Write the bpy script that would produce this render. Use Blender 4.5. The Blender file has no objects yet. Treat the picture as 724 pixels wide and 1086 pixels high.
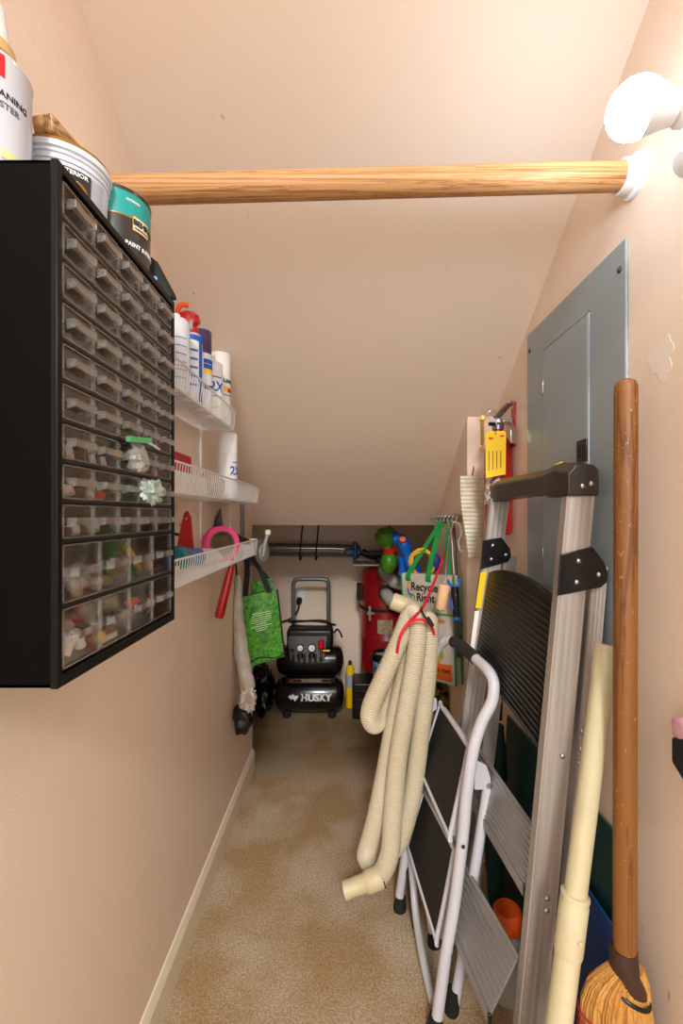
import bpy, math, random
from mathutils import Vector, Matrix, noise
R = math.radians
SC = bpy.context.scene
COL = SC.collection
EYE = 1.2
F = 480.0
def P(px, py, Y):
    """a point measured in the photograph at its real distance Y"""
    return Vector(((px - 368) / F * Y, Y, EYE + (547 - py) / F * Y))

# ------------------------------------------------------------------ materials
MATS = {}
def lin(c):
    if isinstance(c, str):
        c = [int(c[i:i + 2], 16) / 255 for i in (0, 2, 4)]
    return tuple((x / 12.92 if x <= .04045 else ((x + .055) / 1.055) ** 2.4) for x in c) + (1,)
def mat(name, col, rough=.5, metal=0, spec=.5, bump=None, vary=None, coat=0, emit=None, sheen=0, sub=0):
    """bump=(scale, strength, distance) vary=(scale, amount, colour2[, stretch])"""
    if name in MATS: return MATS[name]
    m = bpy.data.materials.new(name); m.use_nodes = True; MATS[name] = m
    nt = m.node_tree; N = nt.nodes; L = nt.links
    b = N['Principled BSDF']
    b.inputs['Base Color'].default_value = lin(col)
    b.inputs['Roughness'].default_value = rough
    b.inputs['Metallic'].default_value = metal
    b.inputs['Specular IOR Level'].default_value = spec
    b.inputs['Coat Weight'].default_value = coat
    if sheen: b.inputs['Sheen Weight'].default_value = sheen
    if emit:
        b.inputs['Emission Color'].default_value = lin(emit[0]); b.inputs['Emission Strength'].default_value = emit[1]
    tc = N.new('ShaderNodeTexCoord')
    def noise_node(scale, stretch=(1, 1, 1), detail=4):
        mp = N.new('ShaderNodeMapping'); mp.inputs['Scale'].default_value = stretch
        L.new(tc.outputs['Object'], mp.inputs['Vector'])
        n = N.new('ShaderNodeTexNoise'); n.inputs['Scale'].default_value = scale; n.inputs['Detail'].default_value = detail
        L.new(mp.outputs['Vector'], n.inputs['Vector']); return n
    if vary:
        n = noise_node(vary[0], vary[3] if len(vary) > 3 else (1, 1, 1))
        cr = N.new('ShaderNodeValToRGB')
        cr.color_ramp.elements[0].position = .5 - vary[1]; cr.color_ramp.elements[1].position = .5 + vary[1]
        cr.color_ramp.elements[0].color = lin(col); cr.color_ramp.elements[1].color = lin(vary[2])
        L.new(n.outputs['Fac'], cr.inputs['Fac']); L.new(cr.outputs['Color'], b.inputs['Base Color'])
    if bump:
        n = noise_node(bump[0], bump[3] if len(bump) > 3 else (1, 1, 1))
        bp = N.new('ShaderNodeBump'); bp.inputs['Strength'].default_value = bump[1]; bp.inputs['Distance'].default_value = bump[2]
        L.new(n.outputs['Fac'], bp.inputs['Height']); L.new(bp.outputs['Normal'], b.inputs['Normal'])
    return m

def clear_mat(name, tint, haze, haze_col, gloss=.12, rough=.08):
    if name in MATS: return MATS[name]
    m = bpy.data.materials.new(name); m.use_nodes = True; MATS[name] = m
    nt = m.node_tree; N = nt.nodes; L = nt.links
    N.remove(N['Principled BSDF']); out = N['Material Output']
    t = N.new('ShaderNodeBsdfTransparent'); t.inputs['Color'].default_value = lin(tint)
    d = N.new('ShaderNodeBsdfDiffuse'); d.inputs['Color'].default_value = lin(haze_col)
    g = N.new('ShaderNodeBsdfGlossy'); g.inputs['Roughness'].default_value = rough
    m1 = N.new('ShaderNodeMixShader'); m1.inputs[0].default_value = haze
    L.new(t.outputs[0], m1.inputs[1]); L.new(d.outputs[0], m1.inputs[2])
    lw = N.new('ShaderNodeLayerWeight'); lw.inputs['Blend'].default_value = .35
    mm = N.new('ShaderNodeMath'); mm.operation = 'MULTIPLY_ADD'
    L.new(lw.outputs['Fresnel'], mm.inputs[0]); mm.inputs[1].default_value = gloss * 2; mm.inputs[2].default_value = gloss * .35
    m2 = N.new('ShaderNodeMixShader')
    L.new(mm.outputs[0], m2.inputs[0]); L.new(m1.outputs[0], m2.inputs[1]); L.new(g.outputs[0], m2.inputs[2])
    L.new(m2.outputs[0], out.inputs['Surface'])
    return m

# wall paint: peach, faint roller texture and a few scuffs
def wall_paint(name, base, c2):
    m = mat(name, base, .55, vary=(1.3, .25, c2), spec=.25)
    nt = m.node_tree; N = nt.nodes; L = nt.links; b = N['Principled BSDF']
    tc = N.new('ShaderNodeTexCoord')
    n1 = N.new('ShaderNodeTexNoise'); n1.inputs['Scale'].default_value = 260; n1.inputs['Detail'].default_value = 3
    n2 = N.new('ShaderNodeTexNoise'); n2.inputs['Scale'].default_value = 22; n2.inputs['Detail'].default_value = 5
    L.new(tc.outputs['Object'], n1.inputs['Vector']); L.new(tc.outputs['Object'], n2.inputs['Vector'])
    ad = N.new('ShaderNodeMath'); ad.operation = 'MULTIPLY_ADD'; ad.inputs[1].default_value = .9
    L.new(n2.outputs['Fac'], ad.inputs[0]); L.new(n1.outputs['Fac'], ad.inputs[2])
    bp = N.new('ShaderNodeBump'); bp.inputs['Strength'].default_value = .28; bp.inputs['Distance'].default_value = .0012
    L.new(ad.outputs[0], bp.inputs['Height']); L.new(bp.outputs['Normal'], b.inputs['Normal'])
    # scuffs
    mp = N.new('ShaderNodeMapping'); mp.inputs['Scale'].default_value = (1, 1, .35)
    L.new(tc.outputs['Object'], mp.inputs['Vector'])
    n3 = N.new('ShaderNodeTexNoise'); n3.inputs['Scale'].default_value = 34; n3.inputs['Detail'].default_value = 2
    L.new(mp.outputs['Vector'], n3.inputs['Vector'])
    cr = N.new('ShaderNodeValToRGB'); cr.color_ramp.elements[0].position = .75; cr.color_ramp.elements[1].position = .80
    cr.color_ramp.elements[0].color = (0, 0, 0, 1); cr.color_ramp.elements[1].color = (.55, .55, .55, 1)
    L.new(n3.outputs['Fac'], cr.inputs['Fac'])
    mx = N.new('ShaderNodeMix'); mx.data_type = 'RGBA'
    src = b.inputs['Base Color'].links[0].from_socket
    L.new(cr.outputs['Color'], mx.inputs['Factor']); L.new(src, mx.inputs['A']); mx.inputs['B'].default_value = lin('8f6f58')
    L.new(mx.outputs['Result'], b.inputs['Base Color'])
    return m
WALL = wall_paint('peach_wall_paint', 'ECD8C6', 'E9D3BF')
CEIL = wall_paint('peach_ceiling_paint', 'EAD9CA', 'E8D5C4')
PATCH = mat('filler_patch', 'EADBCE', .75)
TRIM = mat('trim_paint', 'EADFC8', .45, vary=(30, .2, 'E2D4BA'))

def carpet_mat():
    m = bpy.data.materials.new('tan_carpet'); m.use_nodes = True
    nt = m.node_tree; N = nt.nodes; L = nt.links; b = N['Principled BSDF']
    b.inputs['Roughness'].default_value = .95; b.inputs['Specular IOR Level'].default_value = .1
    tc = N.new('ShaderNodeTexCoord')
    def nz(s, d=3):
        n = N.new('ShaderNodeTexNoise'); n.inputs['Scale'].default_value = s; n.inputs['Detail'].default_value = d
        L.new(tc.outputs['Object'], n.inputs['Vector']); return n
    f, st, md = nz(400, 2), nz(4.5, 5), nz(150, 2)
    c1 = N.new('ShaderNodeValToRGB')
    e = c1.color_ramp.elements; e[0].position = .30; e[1].position = .68
    e[0].color = lin('AD9A82'); e[1].color = lin('FFFCF6')
    L.new(f.outputs['Fac'], c1.inputs['Fac'])
    c3 = N.new('ShaderNodeValToRGB'); c3.color_ramp.elements[0].position = .34; c3.color_ramp.elements[1].position = .66
    c3.color_ramp.elements[0].color = lin('DDD2C2'); c3.color_ramp.elements[1].color = (1, 1, 1, 1)
    L.new(md.outputs['Fac'], c3.inputs['Fac'])
    c2 = N.new('ShaderNodeValToRGB'); c2.color_ramp.elements[0].position = .40; c2.color_ramp.elements[1].position = .62
    c2.color_ramp.elements[0].color = lin('DEC6A0'); c2.color_ramp.elements[1].color = lin('F6ECDC')
    L.new(st.outputs['Fac'], c2.inputs['Fac'])
    def mul(a, bb):
        x = N.new('ShaderNodeMix'); x.data_type = 'RGBA'; x.blend_type = 'MULTIPLY'; x.inputs['Factor'].default_value = 1
        L.new(a, x.inputs['A']); L.new(bb, x.inputs['B']); return x.outputs['Result']
    r = mul(mul(c1.outputs['Color'], c3.outputs['Color']), c2.outputs['Color'])
    # slightly darker where the carpet runs under the stairs
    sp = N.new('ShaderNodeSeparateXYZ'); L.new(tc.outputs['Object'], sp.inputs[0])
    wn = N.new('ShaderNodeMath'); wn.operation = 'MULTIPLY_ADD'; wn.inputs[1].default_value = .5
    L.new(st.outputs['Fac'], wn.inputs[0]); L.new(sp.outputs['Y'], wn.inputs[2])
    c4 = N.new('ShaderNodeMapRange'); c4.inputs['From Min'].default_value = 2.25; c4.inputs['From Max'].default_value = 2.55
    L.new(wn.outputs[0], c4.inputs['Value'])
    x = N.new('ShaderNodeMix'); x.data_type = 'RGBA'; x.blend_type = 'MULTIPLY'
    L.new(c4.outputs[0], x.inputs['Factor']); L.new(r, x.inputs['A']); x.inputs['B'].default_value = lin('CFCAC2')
    L.new(x.outputs['Result'], b.inputs['Base Color'])
    bp = N.new('ShaderNodeBump'); bp.inputs['Strength'].default_value = .9; bp.inputs['Distance'].default_value = .006
    L.new(f.outputs['Fac'], bp.inputs['Height']); L.new(bp.outputs['Normal'], b.inputs['Normal'])
    return m
CARPET = carpet_mat()

BLACK = mat('black_plastic', '110E0D', .42, bump=(300, .1, .001))
BLACK2 = mat('satin_black_paint', '0D0D0E', .28)
CABM = mat('cabinet_enamel', '060403', .5, spec=.06, bump=(150, .04, .001))
RUB = mat('black_rubber', '0E0E0E', .75)
WHITE = mat('white_plastic', 'E9E9EA', .4)
WIREM = mat('white_vinyl_wire', 'E4E4E6', .35)
WPAINT = mat('white_enamel_tube', 'C9C8D0', .3, vary=(9, .2, 'C0BFC8'))
ALU = mat('fluted_aluminium', 'B7AEA8', .45, metal=.4, bump=(60, .15, .001, (1, 1, .02)), vary=(40, .3, 'A0968F', (1, 1, .05)))
ALU2 = mat('brushed_aluminium', 'A8A4A2', .4, metal=.6, bump=(120, .2, .001, (1, .05, 1)))
STEEL = mat('steel', 'B8B8BA', .28, metal=1)
DKSTEEL = mat('dark_steel', '5A5C60', .35, metal=.9)
GALV = mat('galvanised_steel', '80858A', .4, metal=.6)
BRASS = mat('brass', 'B0813C', .35, metal=.9)
RED = mat('red_paint', 'A80C10', .3, coat=.4)
REDP = mat('red_plastic', 'D01820', .35)
REDC = mat('red_cord', 'D8122A', .6, bump=(500, .3, .001))
VACR = mat('maroon_enamel', '93101A', .32, coat=.3, vary=(7, .2, '850C15'))
BLUE = mat('blue_plastic', '1467C8', .35)
DBLUE = mat('dark_blue_plastic', '123C86', .4)
TEAL = mat('teal_paint', '12938E', .4)
TEALP = mat('teal_plastic', '0B6C74', .4)
GREENP = mat('lime_plastic', '437F14', .4)
GREENW = mat('green_webbing', '0C8A3C', .75, bump=(400, .4, .001))
ORANGE = mat('orange_plastic', 'F0591A', .45)
YEL = mat('yellow_plastic', 'F2C500', .45)
YELC = mat('yellow_cord', 'D8A80E', .5)
PINK = mat('pink_tape', 'F0418A', .45)
PURP = mat('purple_cap', '40305E', .4)
GOLD = mat('gold_lacquer', 'A57A34', .3, metal=.6)
HOSE = mat('beige_hose_vinyl', 'CDC2AC', .4, vary=(6, .25, 'C2B498'))
PVC = mat('cream_pvc', 'CDC4A2', .4, vary=(60, .3, 'BDB18C', (1, 1, .03)), coat=.1)
GREY = mat('grey_pvc', 'A8A8A5', .4)
PANEL = mat('grey_panel_paint', '8E9BA1', .38, bump=(240, .06, .001), coat=.15)
PAPER = mat('paper', 'E8E4DA', .8)
TAG = mat('yellow_card', 'F3C81C', .6)
INK = mat('dark_ink', '1C1C1E', .7)
INKB = mat('blue_ink', '1450B0', .6)
INKR = mat('red_ink', 'C8141C', .6)
INKW = mat('white_ink', 'E6E6E4', .6)
INKG = mat('green_ink', '3C9A3A', .6)
TAN = mat('tan_plastic', 'C9A46A', .5)
BEIGE = mat('beige_plastic', 'E0CDB8', .5)
DGREEN = mat('dark_green_board', '0B3A34', .5)
NAVY = mat('blue_board', '0B3E7E', .45)
UMBG = mat('dark_green_nylon', '0A2C26', .6, bump=(60, .3, .002))
BLKBAG = mat('black_bin_bag', '0B0B0C', .25, bump=(40, .6, .006))
POLY = mat('milky_polythene', 'C9BDB2', .35, bump=(45, .8, .006), vary=(18, .2, 'A89A8E'))
PINKC = mat('pink_fabric', 'E2AEBE', .8)
BLKC = mat('black_fabric', '121214', .85, bump=(300, .4, .002))
CLEAR = clear_mat('clear_styrene', 'F8F5F2', .018, 'B8AEA6', .10, .06)
CLEARH = clear_mat('clear_styrene_edge', 'F4F0EC', .11, 'E0D8D0', .30, .12)
ZIP = clear_mat('clear_polybag', 'FFFFFF', .22, 'E8EEEC', .3, .2)
def wood(name, c1, c2, scale, stretch, rough, bands=True, coat=.2):
    m = mat(name, c1, rough, coat=coat)
    nt = m.node_tree; N = nt.nodes; L = nt.links; b = N['Principled BSDF']
    tc = N.new('ShaderNodeTexCoord'); mp = N.new('ShaderNodeMapping'); mp.inputs['Scale'].default_value = stretch
    L.new(tc.outputs['Object'], mp.inputs['Vector'])
    n = N.new('ShaderNodeTexNoise'); n.inputs['Scale'].default_value = scale; n.inputs['Detail'].default_value = 6
    n.inputs['Distortion'].default_value = .6
    L.new(mp.outputs['Vector'], n.inputs['Vector'])
    cr = N.new('ShaderNodeValToRGB'); e = cr.color_ramp.elements
    e[0].position = .36; e[1].position = .64; e[0].color = lin(c1); e[1].color = lin(c2)
    if bands:
        x = cr.color_ramp.elements.new(.5); x.color = lin(c1); y = cr.color_ramp.elements.new(.53); y.color = lin(c2); z = cr.color_ramp.elements.new(.57); z.color = lin(c1)
    L.new(n.outputs['Fac'], cr.inputs['Fac']); L.new(cr.outputs['Color'], b.inputs['Base Color'])
    return m
RODW = wood('pine_rod_wood', 'C0905E', '8E5A2A', 110, (.02, 2.2, 2.2), .6, coat=0)
BROOMW = wood('varnished_broom_wood', '7E4E1E', '573010', 45, (1, 1, .04), .5, bands=True, coat=0)
# scratches through the varnish
def scratch(m, col, thr, scale=60, st=(1, 1, .6)):
    nt = m.node_tree; N = nt.nodes; L = nt.links; b = N['Principled BSDF']
    tc = N.new('ShaderNodeTexCoord'); mp = N.new('ShaderNodeMapping'); mp.inputs['Scale'].default_value = st
    L.new(tc.outputs['Object'], mp.inputs['Vector'])
    n = N.new('ShaderNodeTexNoise'); n.inputs['Scale'].default_value = scale; n.inputs['Detail'].default_value = 4; n.inputs['Distortion'].default_value = 2.5
    L.new(mp.outputs['Vector'], n.inputs['Vector'])
    cr = N.new('ShaderNodeValToRGB'); cr.color_ramp.elements[0].position = thr; cr.color_ramp.elements[1].position = thr + .02
    cr.color_ramp.elements[0].color = (0, 0, 0, 1); cr.color_ramp.elements[1].color = (.8, .8, .8, 1)
    L.new(n.outputs['Fac'], cr.inputs['Fac'])
    mx = N.new('ShaderNodeMix'); mx.data_type = 'RGBA'
    sk = b.inputs['Base Color']
    L.new(cr.outputs['Color'], mx.inputs['Factor'])
    if sk.links: L.new(sk.links[0].from_socket, mx.inputs['A'])
    else: mx.inputs['A'].default_value = sk.default_value
    mx.inputs['B'].default_value = lin(col); L.new(mx.outputs['Result'], sk)
scratch(BROOMW, 'B98A55', .67, 110, (1, 1, .5))
STRAW = wood('broom_corn', 'C08A42', '8E5E24', 420, (1, 1, .012), .7, bands=True, coat=0)
HANDLEW = wood('worn_wood_handle', 'B58A58', '6E4A2A', 40, (1, .2, 1), .5)
PLATB = mat('black_ribbed_plastic', '171412', .42, bump=(90, .3, .001))
scratch(PLATB, '8A7C6C', .74, 70, (1, .4, 1))
FOL = mat('foliage_print', '0C4A12', .55, vary=(70, .2, '56A424'))
scratch(FOL, '0B4A10', .62, 34)
MESHM = mat('cream_woven_pad', 'E6E8DC', .85, bump=(170, 1, .004), vary=(14, .25, 'C9B892'))

# ------------------------------------------------------------------ mesh builder
class MB:
    def __init__(s): s.v = []; s.f = []
    def add(s, vs, fs):
        n = len(s.v); s.v += [Vector(v) for v in vs]; s.f += [tuple(n + i for i in f) for f in fs]; return s
    def box(s, lo, hi, M=None):
        x0, y0, z0 = lo; x1, y1, z1 = hi
        vs = [Vector(p) for p in ((x0, y0, z0), (x1, y0, z0), (x1, y1, z0), (x0, y1, z0), (x0, y0, z1), (x1, y0, z1), (x1, y1, z1), (x0, y1, z1))]
        if M: vs = [M @ v for v in vs]
        return s.add(vs, [(0, 3, 2, 1), (4, 5, 6, 7), (0, 1, 5, 4), (1, 2, 6, 5), (2, 3, 7, 6), (3, 0, 4, 7)])
    def hexa(s, a, b):  # bottom quad a, top quad b
        return s.add(list(a) + list(b), [(0, 3, 2, 1), (4, 5, 6, 7), (0, 1, 5, 4), (1, 2, 6, 5), (2, 3, 7, 6), (3, 0, 4, 7)])
    def prism(s, pts, d):  # polygon of 3-D points extruded by vector d
        n = len(pts); d = Vector(d); vs = [Vector(p) for p in pts] + [Vector(p) + d for p in pts]
        return s.add(vs, [tuple(range(n))[::-1], tuple(range(n, 2 * n))] + [(i, (i + 1) % n, n + (i + 1) % n, n + i) for i in range(n)])
    def ring(s, rings, closed_u=True, caps=True, loop=False):
        n = len(rings[0]); base = len(s.v)
        for r in rings: s.v += [Vector(p) for p in r]
        m = len(rings)
        for i in range(m if loop else m - 1):
            for j in range(n if closed_u else n - 1):
                a = base + i * n + j; b_ = base + i * n + (j + 1) % n
                c = base + ((i + 1) % m) * n + (j + 1) % n; d = base + ((i + 1) % m) * n + j
                s.f.append((a, b_, c, d))
        if caps and not loop:
            s.f.append(tuple(base + j for j in range(n))[::-1]); s.f.append(tuple(base + (m - 1) * n + j for j in range(n)))
        return s
    def tube(s, pts, r, seg=10, loop=False, caps=True, flat=None, up=None):
        """r: number or list. flat=(a,b): rectangular-ish cross-section half sizes"""
        pts = [Vector(p) for p in pts]; m = len(pts); rs = r if isinstance(r, (list, tuple)) else [r] * m
        tg = []
        for i in range(m):
            a = pts[(i - 1) % m] if (loop or i > 0) else pts[i]; b_ = pts[(i + 1) % m] if (loop or i < m - 1) else pts[i]
            tg.append((b_ - a).normalized())
        u = Vector(up) if up else (Vector((0, 0, 1)) if abs(tg[0].z) < .9 else Vector((1, 0, 0)))
        rings = []
        for i in range(m):
            t = tg[i]; u = (u - t * u.dot(t))
            if u.length < 1e-6: u = t.orthogonal()
            u.normalize(); w = t.cross(u)
            if flat:
                a, b_ = flat; rings.append([pts[i] + u * (a * x) + w * (b_ * y) for x, y in ((1, 1), (-1, 1), (-1, -1), (1, -1))])
            else:
                rings.append([pts[i] + (u * math.cos(k * 2 * math.pi / seg) + w * math.sin(k * 2 * math.pi / seg)) * rs[i] for k in range(seg)])
            if up and not loop: u = Vector(up)
        return s.ring(rings, caps=caps, loop=loop)
    def lathe(s, prof, c=(0, 0, 0), axis=(0, 0, 1), seg=32, sx=1, sy=1):
        q = Vector((0, 0, 1)).rotation_difference(Vector(axis).normalized()).to_matrix(); c = Vector(c)
        rings = [[c + q @ Vector((max(r, 1e-5) * sx * math.cos(k * 2 * math.pi / seg), max(r, 1e-5) * sy * math.sin(k * 2 * math.pi / seg), z)) for k in range(seg)] for r, z in prof]
        return s.ring(rings)
    def blob(s, c, rad, seed=0, amp=.25, nu=18, nv=12, fr=1.6):
        c = Vector(c); rings = []
        for i in range(nv + 1):
            th = math.pi * min(max(i / nv, .02), .98)
            rg = []
            for j in range(nu):
                ph = 2 * math.pi * j / nu
                d = Vector((math.sin(th) * math.cos(ph), math.sin(th) * math.sin(ph), math.cos(th)))
                k = 1 + amp * (noise.noise(d * fr + Vector((seed * 7.1, seed * 3.3, 0))) + .5 * noise.noise(d * fr * 2.7 + Vector((seed, 9, seed))))
                rg.append(c + Vector((d.x * rad[0] * k, d.y * rad[1] * k, d.z * rad[2] * k)))
            rings.append(rg[::-1])
        return s.ring(rings)
    def map(s, fn): s.v = [Vector(fn(v)) for v in s.v]; return s
    def build(s, name, m, parent=None, bevel=0, world=True, smooth=True, ang=38, seg=2):
        v = s.v
        if parent is not None and world:
            Mi = MW[parent.name].inverted(); v = [Mi @ p for p in v]
        me = bpy.data.meshes.new(name); me.from_pydata([tuple(p) for p in v], [], s.f); me.update()
        import bmesh
        bm = bmesh.new(); bm.from_mesh(me); bmesh.ops.recalc_face_normals(bm, faces=bm.faces); bm.to_mesh(me); bm.free()
        for k in (m if isinstance(m, (list, tuple)) else [m]): me.materials.append(k)
        if smooth:
            for p in me.polygons: p.use_smooth = True
            me.set_sharp_from_angle(angle=R(ang))
        o = bpy.data.objects.new(name, me); COL.objects.link(o)
        if parent is not None:
            o.parent = parent; MW[o.name] = MW[parent.name].copy()
        else: MW[o.name] = Matrix()
        if bevel:
            b = o.modifiers.new('bevel', 'BEVEL'); b.width = bevel; b.segments = seg; b.limit_method = 'ANGLE'; b.angle_limit = R(30); b.use_clamp_overlap = True
        return o
MW = {}
def tag(o, label=None, cat=None, group=None, kind=None):
    if label: o['label'] = label
    if cat: o['category'] = cat
    if group: o['group'] = group
    if kind: o['kind'] = kind
    return o
def thing(name, label, cat, loc, rz=0, group=None):
    o = bpy.data.objects.new(name, None); COL.objects.link(o); o.empty_display_size = .03
    o.location = loc; o.rotation_euler = (0, 0, rz)
    MW[o.name] = Matrix.Translation(Vector(loc)) @ Matrix.Rotation(rz, 4, 'Z')
    return tag(o, label, cat, group)
def solo(mb, name, m, label, cat, group=None, **k):
    """a one-mesh thing with its origin at its base"""
    xs = [p.x for p in mb.v]; ys = [p.y for p in mb.v]; z = min(p.z for p in mb.v)
    c = Vector(((min(xs) + max(xs)) / 2, (min(ys) + max(ys)) / 2, z))
    mb.v = [p - c for p in mb.v]
    o = mb.build(name, m, None, **k); o.location = c; MW[o.name] = Matrix.Translation(c)
    return tag(o, label, cat, group)
def struct(name, mb, m, **k): return tag(mb.build(name, m, None, **k), kind='structure')
def copy_tree(o, parent=None):
    c = o.copy(); COL.objects.link(c); MW[c.name] = MW[o.name].copy()
    if parent is not None: c.parent = parent
    for ch in [x for x in bpy.data.objects if x.parent == o]: copy_tree(ch, c)
    return c
def place(o, loc, rz=0):
    o.location = loc; o.rotation_euler = (0, 0, rz); MW[o.name] = Matrix.Translation(Vector(loc)) @ Matrix.Rotation(rz, 4, 'Z')
    return o
def text_geo(txt, size, bold=.0, depth=.0004, align='CENTER', res=3):
    cu = bpy.data.curves.new('t', 'FONT'); cu.body = txt; cu.size = size; cu.align_x = align; cu.align_y = 'CENTER'
    cu.extrude = depth; cu.offset = bold * size; cu.resolution_u = res
    o = bpy.data.objects.new('t', cu); COL.objects.link(o)
    bpy.context.view_layer.update()
    me = bpy.data.meshes.new_from_object(o.evaluated_get(bpy.context.evaluated_depsgraph_get()))
    mb = MB(); mb.add([v.co.copy() for v in me.vertices], [tuple(p.vertices) for p in me.polygons])
    bpy.data.objects.remove(o); bpy.data.curves.remove(cu); bpy.data.meshes.remove(me)
    return mb
def frame_map(mb, o, ex, ey):
    o = Vector(o); ex = Vector(ex).normalized(); ey = Vector(ey).normalized(); ez = ex.cross(ey)
    return mb.map(lambda v: o + ex * v.x + ey * v.y + ez * v.z)
def cyl_map(mb, c, r, th, z):
    """wrap flat geometry round a vertical cylinder; th = azimuth of its centre"""
    return mb.map(lambda v: (c[0] + (r + v.z) * math.cos(th + v.x / r), c[1] + (r + v.z) * math.sin(th + v.x / r), c[2] + z + v.y))
def patch(w, h, d=.0004, n=14):
    mb = MB(); rings = []
    for i in range(n + 1):
        x = -w / 2 + w * i / n
        rings.append([(x, -h / 2, 0), (x, -h / 2, d), (x, h / 2, d), (x, h / 2, 0)])
    return mb.ring(rings)
def smooth_path(pts, n=8, loop=False):
    pts = [Vector(p) for p in pts]; out = []; m = len(pts)
    for i in range(m if loop else m - 1):
        g = (lambda k: pts[k % m]) if loop else (lambda k: pts[min(max(k, 0), m - 1)])
        p0, p1, p2, p3 = g(i - 1), g(i), g(i + 1), g(i + 2)
        for j in range(n):
            t = j / n
            out.append(.5 * ((2 * p1) + (p2 - p0) * t + (2 * p0 - 5 * p1 + 4 * p2 - p3) * t * t + (3 * p1 - p0 - 3 * p2 + p3) * t ** 3))
    if not loop: out.append(pts[-1])
    return out
def resample(pts, step):
    out = [pts[0]]; acc = 0
    for a, b in zip(pts, pts[1:]):
        d = (b - a).length; t = step - acc
        while t <= d: out.append(a.lerp(b, t / d)); t += step
        acc = (acc + d) % step if d else acc
    return out
# ------------------------------------------------------------------ setting
XL, XR, PX = -.45, .51, .415
YE, YB = 2.15, 3.02
ZS = lambda y: 2.575 - .66 * y
Y0 = -.35
struct('floor', MB().box((-.95, -2.6, -.06), (.95, YB + .1, 0)), CARPET, smooth=False)
struct('wall_left', MB().box((XL - .1, Y0, 0), (XL, YE, 2.45)), WALL, smooth=False)
struct('wall_right', MB().box((XR, Y0, 0), (XR + .1, YE, 2.45)), WALL, smooth=False)
struct('wall_right_pier', MB().box((PX, 1.565, 0), (XR + .001, YE, 1.62)), WALL, bevel=.003, smooth=False)
struct('wall_back', MB().box((-.95, YB, 0), (.95, YB + .1, 1.3)), WALL, smooth=False)
struct('wall_niche_left', MB().box((-.95, YE - .1, 0), (-.85, YB, 1.3)), WALL, smooth=False)
struct('wall_niche_right', MB().box((.85, YE - .1, 0), (.95, YB, 1.3)), WALL, smooth=False)
struct('wall_front_niche_left', MB().box((-.86, YE - .1, 0), (XL - .1, YE, 1.3)), WALL, smooth=False)
struct('wall_front_niche_right', MB().box((XR + .1, YE - .1, 0), (.86, YE, 1.3)), WALL, smooth=False)
y1 = (2.575 - 2.42) / .66
c = MB().prism([(XL - .1, Y0, 2.42), (XL - .1, y1, 2.42), (XL - .1, YE, ZS(YE)), (XL - .1, YE, ZS(YE) + .12), (XL - .1, y1, 2.54), (XL - .1, Y0, 2.54)], (XR - XL + .2, 0, 0))
struct('ceiling', c, CEIL, smooth=False)
struct('ceiling_niche', MB().box((-.95, YE, ZS(YE)), (.95, YB + .1, ZS(YE) + .1)), CEIL, smooth=False)
bb = MB().prism([(XL, Y0, 0), (XL + .013, Y0, 0), (XL + .013, Y0, .078), (XL + .009, Y0, .088), (XL + .004, Y0, .098), (XL, Y0, .1)], (0, YE - Y0 - .005, 0))
struct('baseboard_left', bb, TRIM, smooth=False)
bb = MB().prism([(XR, Y0, 0), (XR - .013, Y0, 0), (XR - .013, Y0, .078), (XR - .004, Y0, .098), (XR, Y0, .1)], (0, 1.565 - Y0, 0))
struct('baseboard_right', bb, TRIM, smooth=False)
# pale filler patch on right wall
n = 40; pts = []
random.seed(3)
for k in range(n):
    a = 2 * math.pi * k / n; rr = 1 + .18 * math.sin(a * 3 + 1) + .12 * math.sin(a * 7) + random.uniform(-.04, .04)
    pts.append(Vector((XR - .0004, .735 + .028 * rr * math.cos(a), 1.455 + .03 * rr * math.sin(a))))
struct('trim_1', MB().prism(pts, (.0006, 0, 0)), PATCH, smooth=False)

# ------------------------------------------------------------------ closet rod
a = Vector((XL + .004, .80, 1.774)); b = Vector((XR - .004, .80, 1.80))
t = thing('closet_rod', 'long round pine closet rod spanning the closet below the sloped ceiling', 'rod', (b.x, b.y, b.z))
MB().tube([a.lerp(b, k / 24) for k in range(25)], .0235, 24).build('rod', RODW, t)
ax = (b - a).normalized()
for p, d in ((b, -1), (a, 1)):
    q = MB().lathe([(.0245, -.024), (.028, -.024), (.0285, -.006), (.036, -.003), (.037, .004), (0, .004)] if d < 0 else [(.0245, .024), (.028, .024), (.0285, .006), (.036, .003), (.037, -.004), (0, -.004)], p, ax, 28)
    q.build('rod_socket', WHITE, t)['label'] = 'white plastic cup holding the rod end'

# ------------------------------------------------------------------ twin lamp with glowing bulb
t = thing('wall_lamp', 'white twin-socket lamp holder on the right wall above the broom', 'lamp', (XR, .60, 1.70))
MB().lathe([(0, .0), (.055, .0), (.055, .012), (.045, .022), (.02, .026), (0, .026)], (XR - .0005, .60, 1.70), (-1, 0, 0), 32).build('wall_plate', WHITE, t)
bc = Vector((.394, .62, 1.757)); axd = (Vector((.47, .605, 1.745)) - bc).normalized()
s0 = bc + axd * .052
MB().lathe([(0, 0), (.018, 0), (.0225, .003), (.0225, .012), (.019, .015), (.02, .05), (.012, .056), (0, .056)], s0, axd, 28).build('socket', WHITE, t)
MB().tube([s0 + axd * .05, Vector((.488, .60, 1.715)), Vector((.5, .60, 1.70))], .012, 12).build('arm', WHITE, t)
MB().lathe([(0, 0), (.017, .002), (.021, .012), (.021, .04), (.012, .05), (0, .05)], (.445, .60, 1.665), Vector((.04, 0, .03)), 28).build('socket', WHITE, t)
t = thing('light_bulb', 'lit round white light bulb screwed into the twin lamp holder', 'bulb', s0)
EM = bpy.data.materials.new('glowing_bulb_glass'); EM.use_nodes = True
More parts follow.
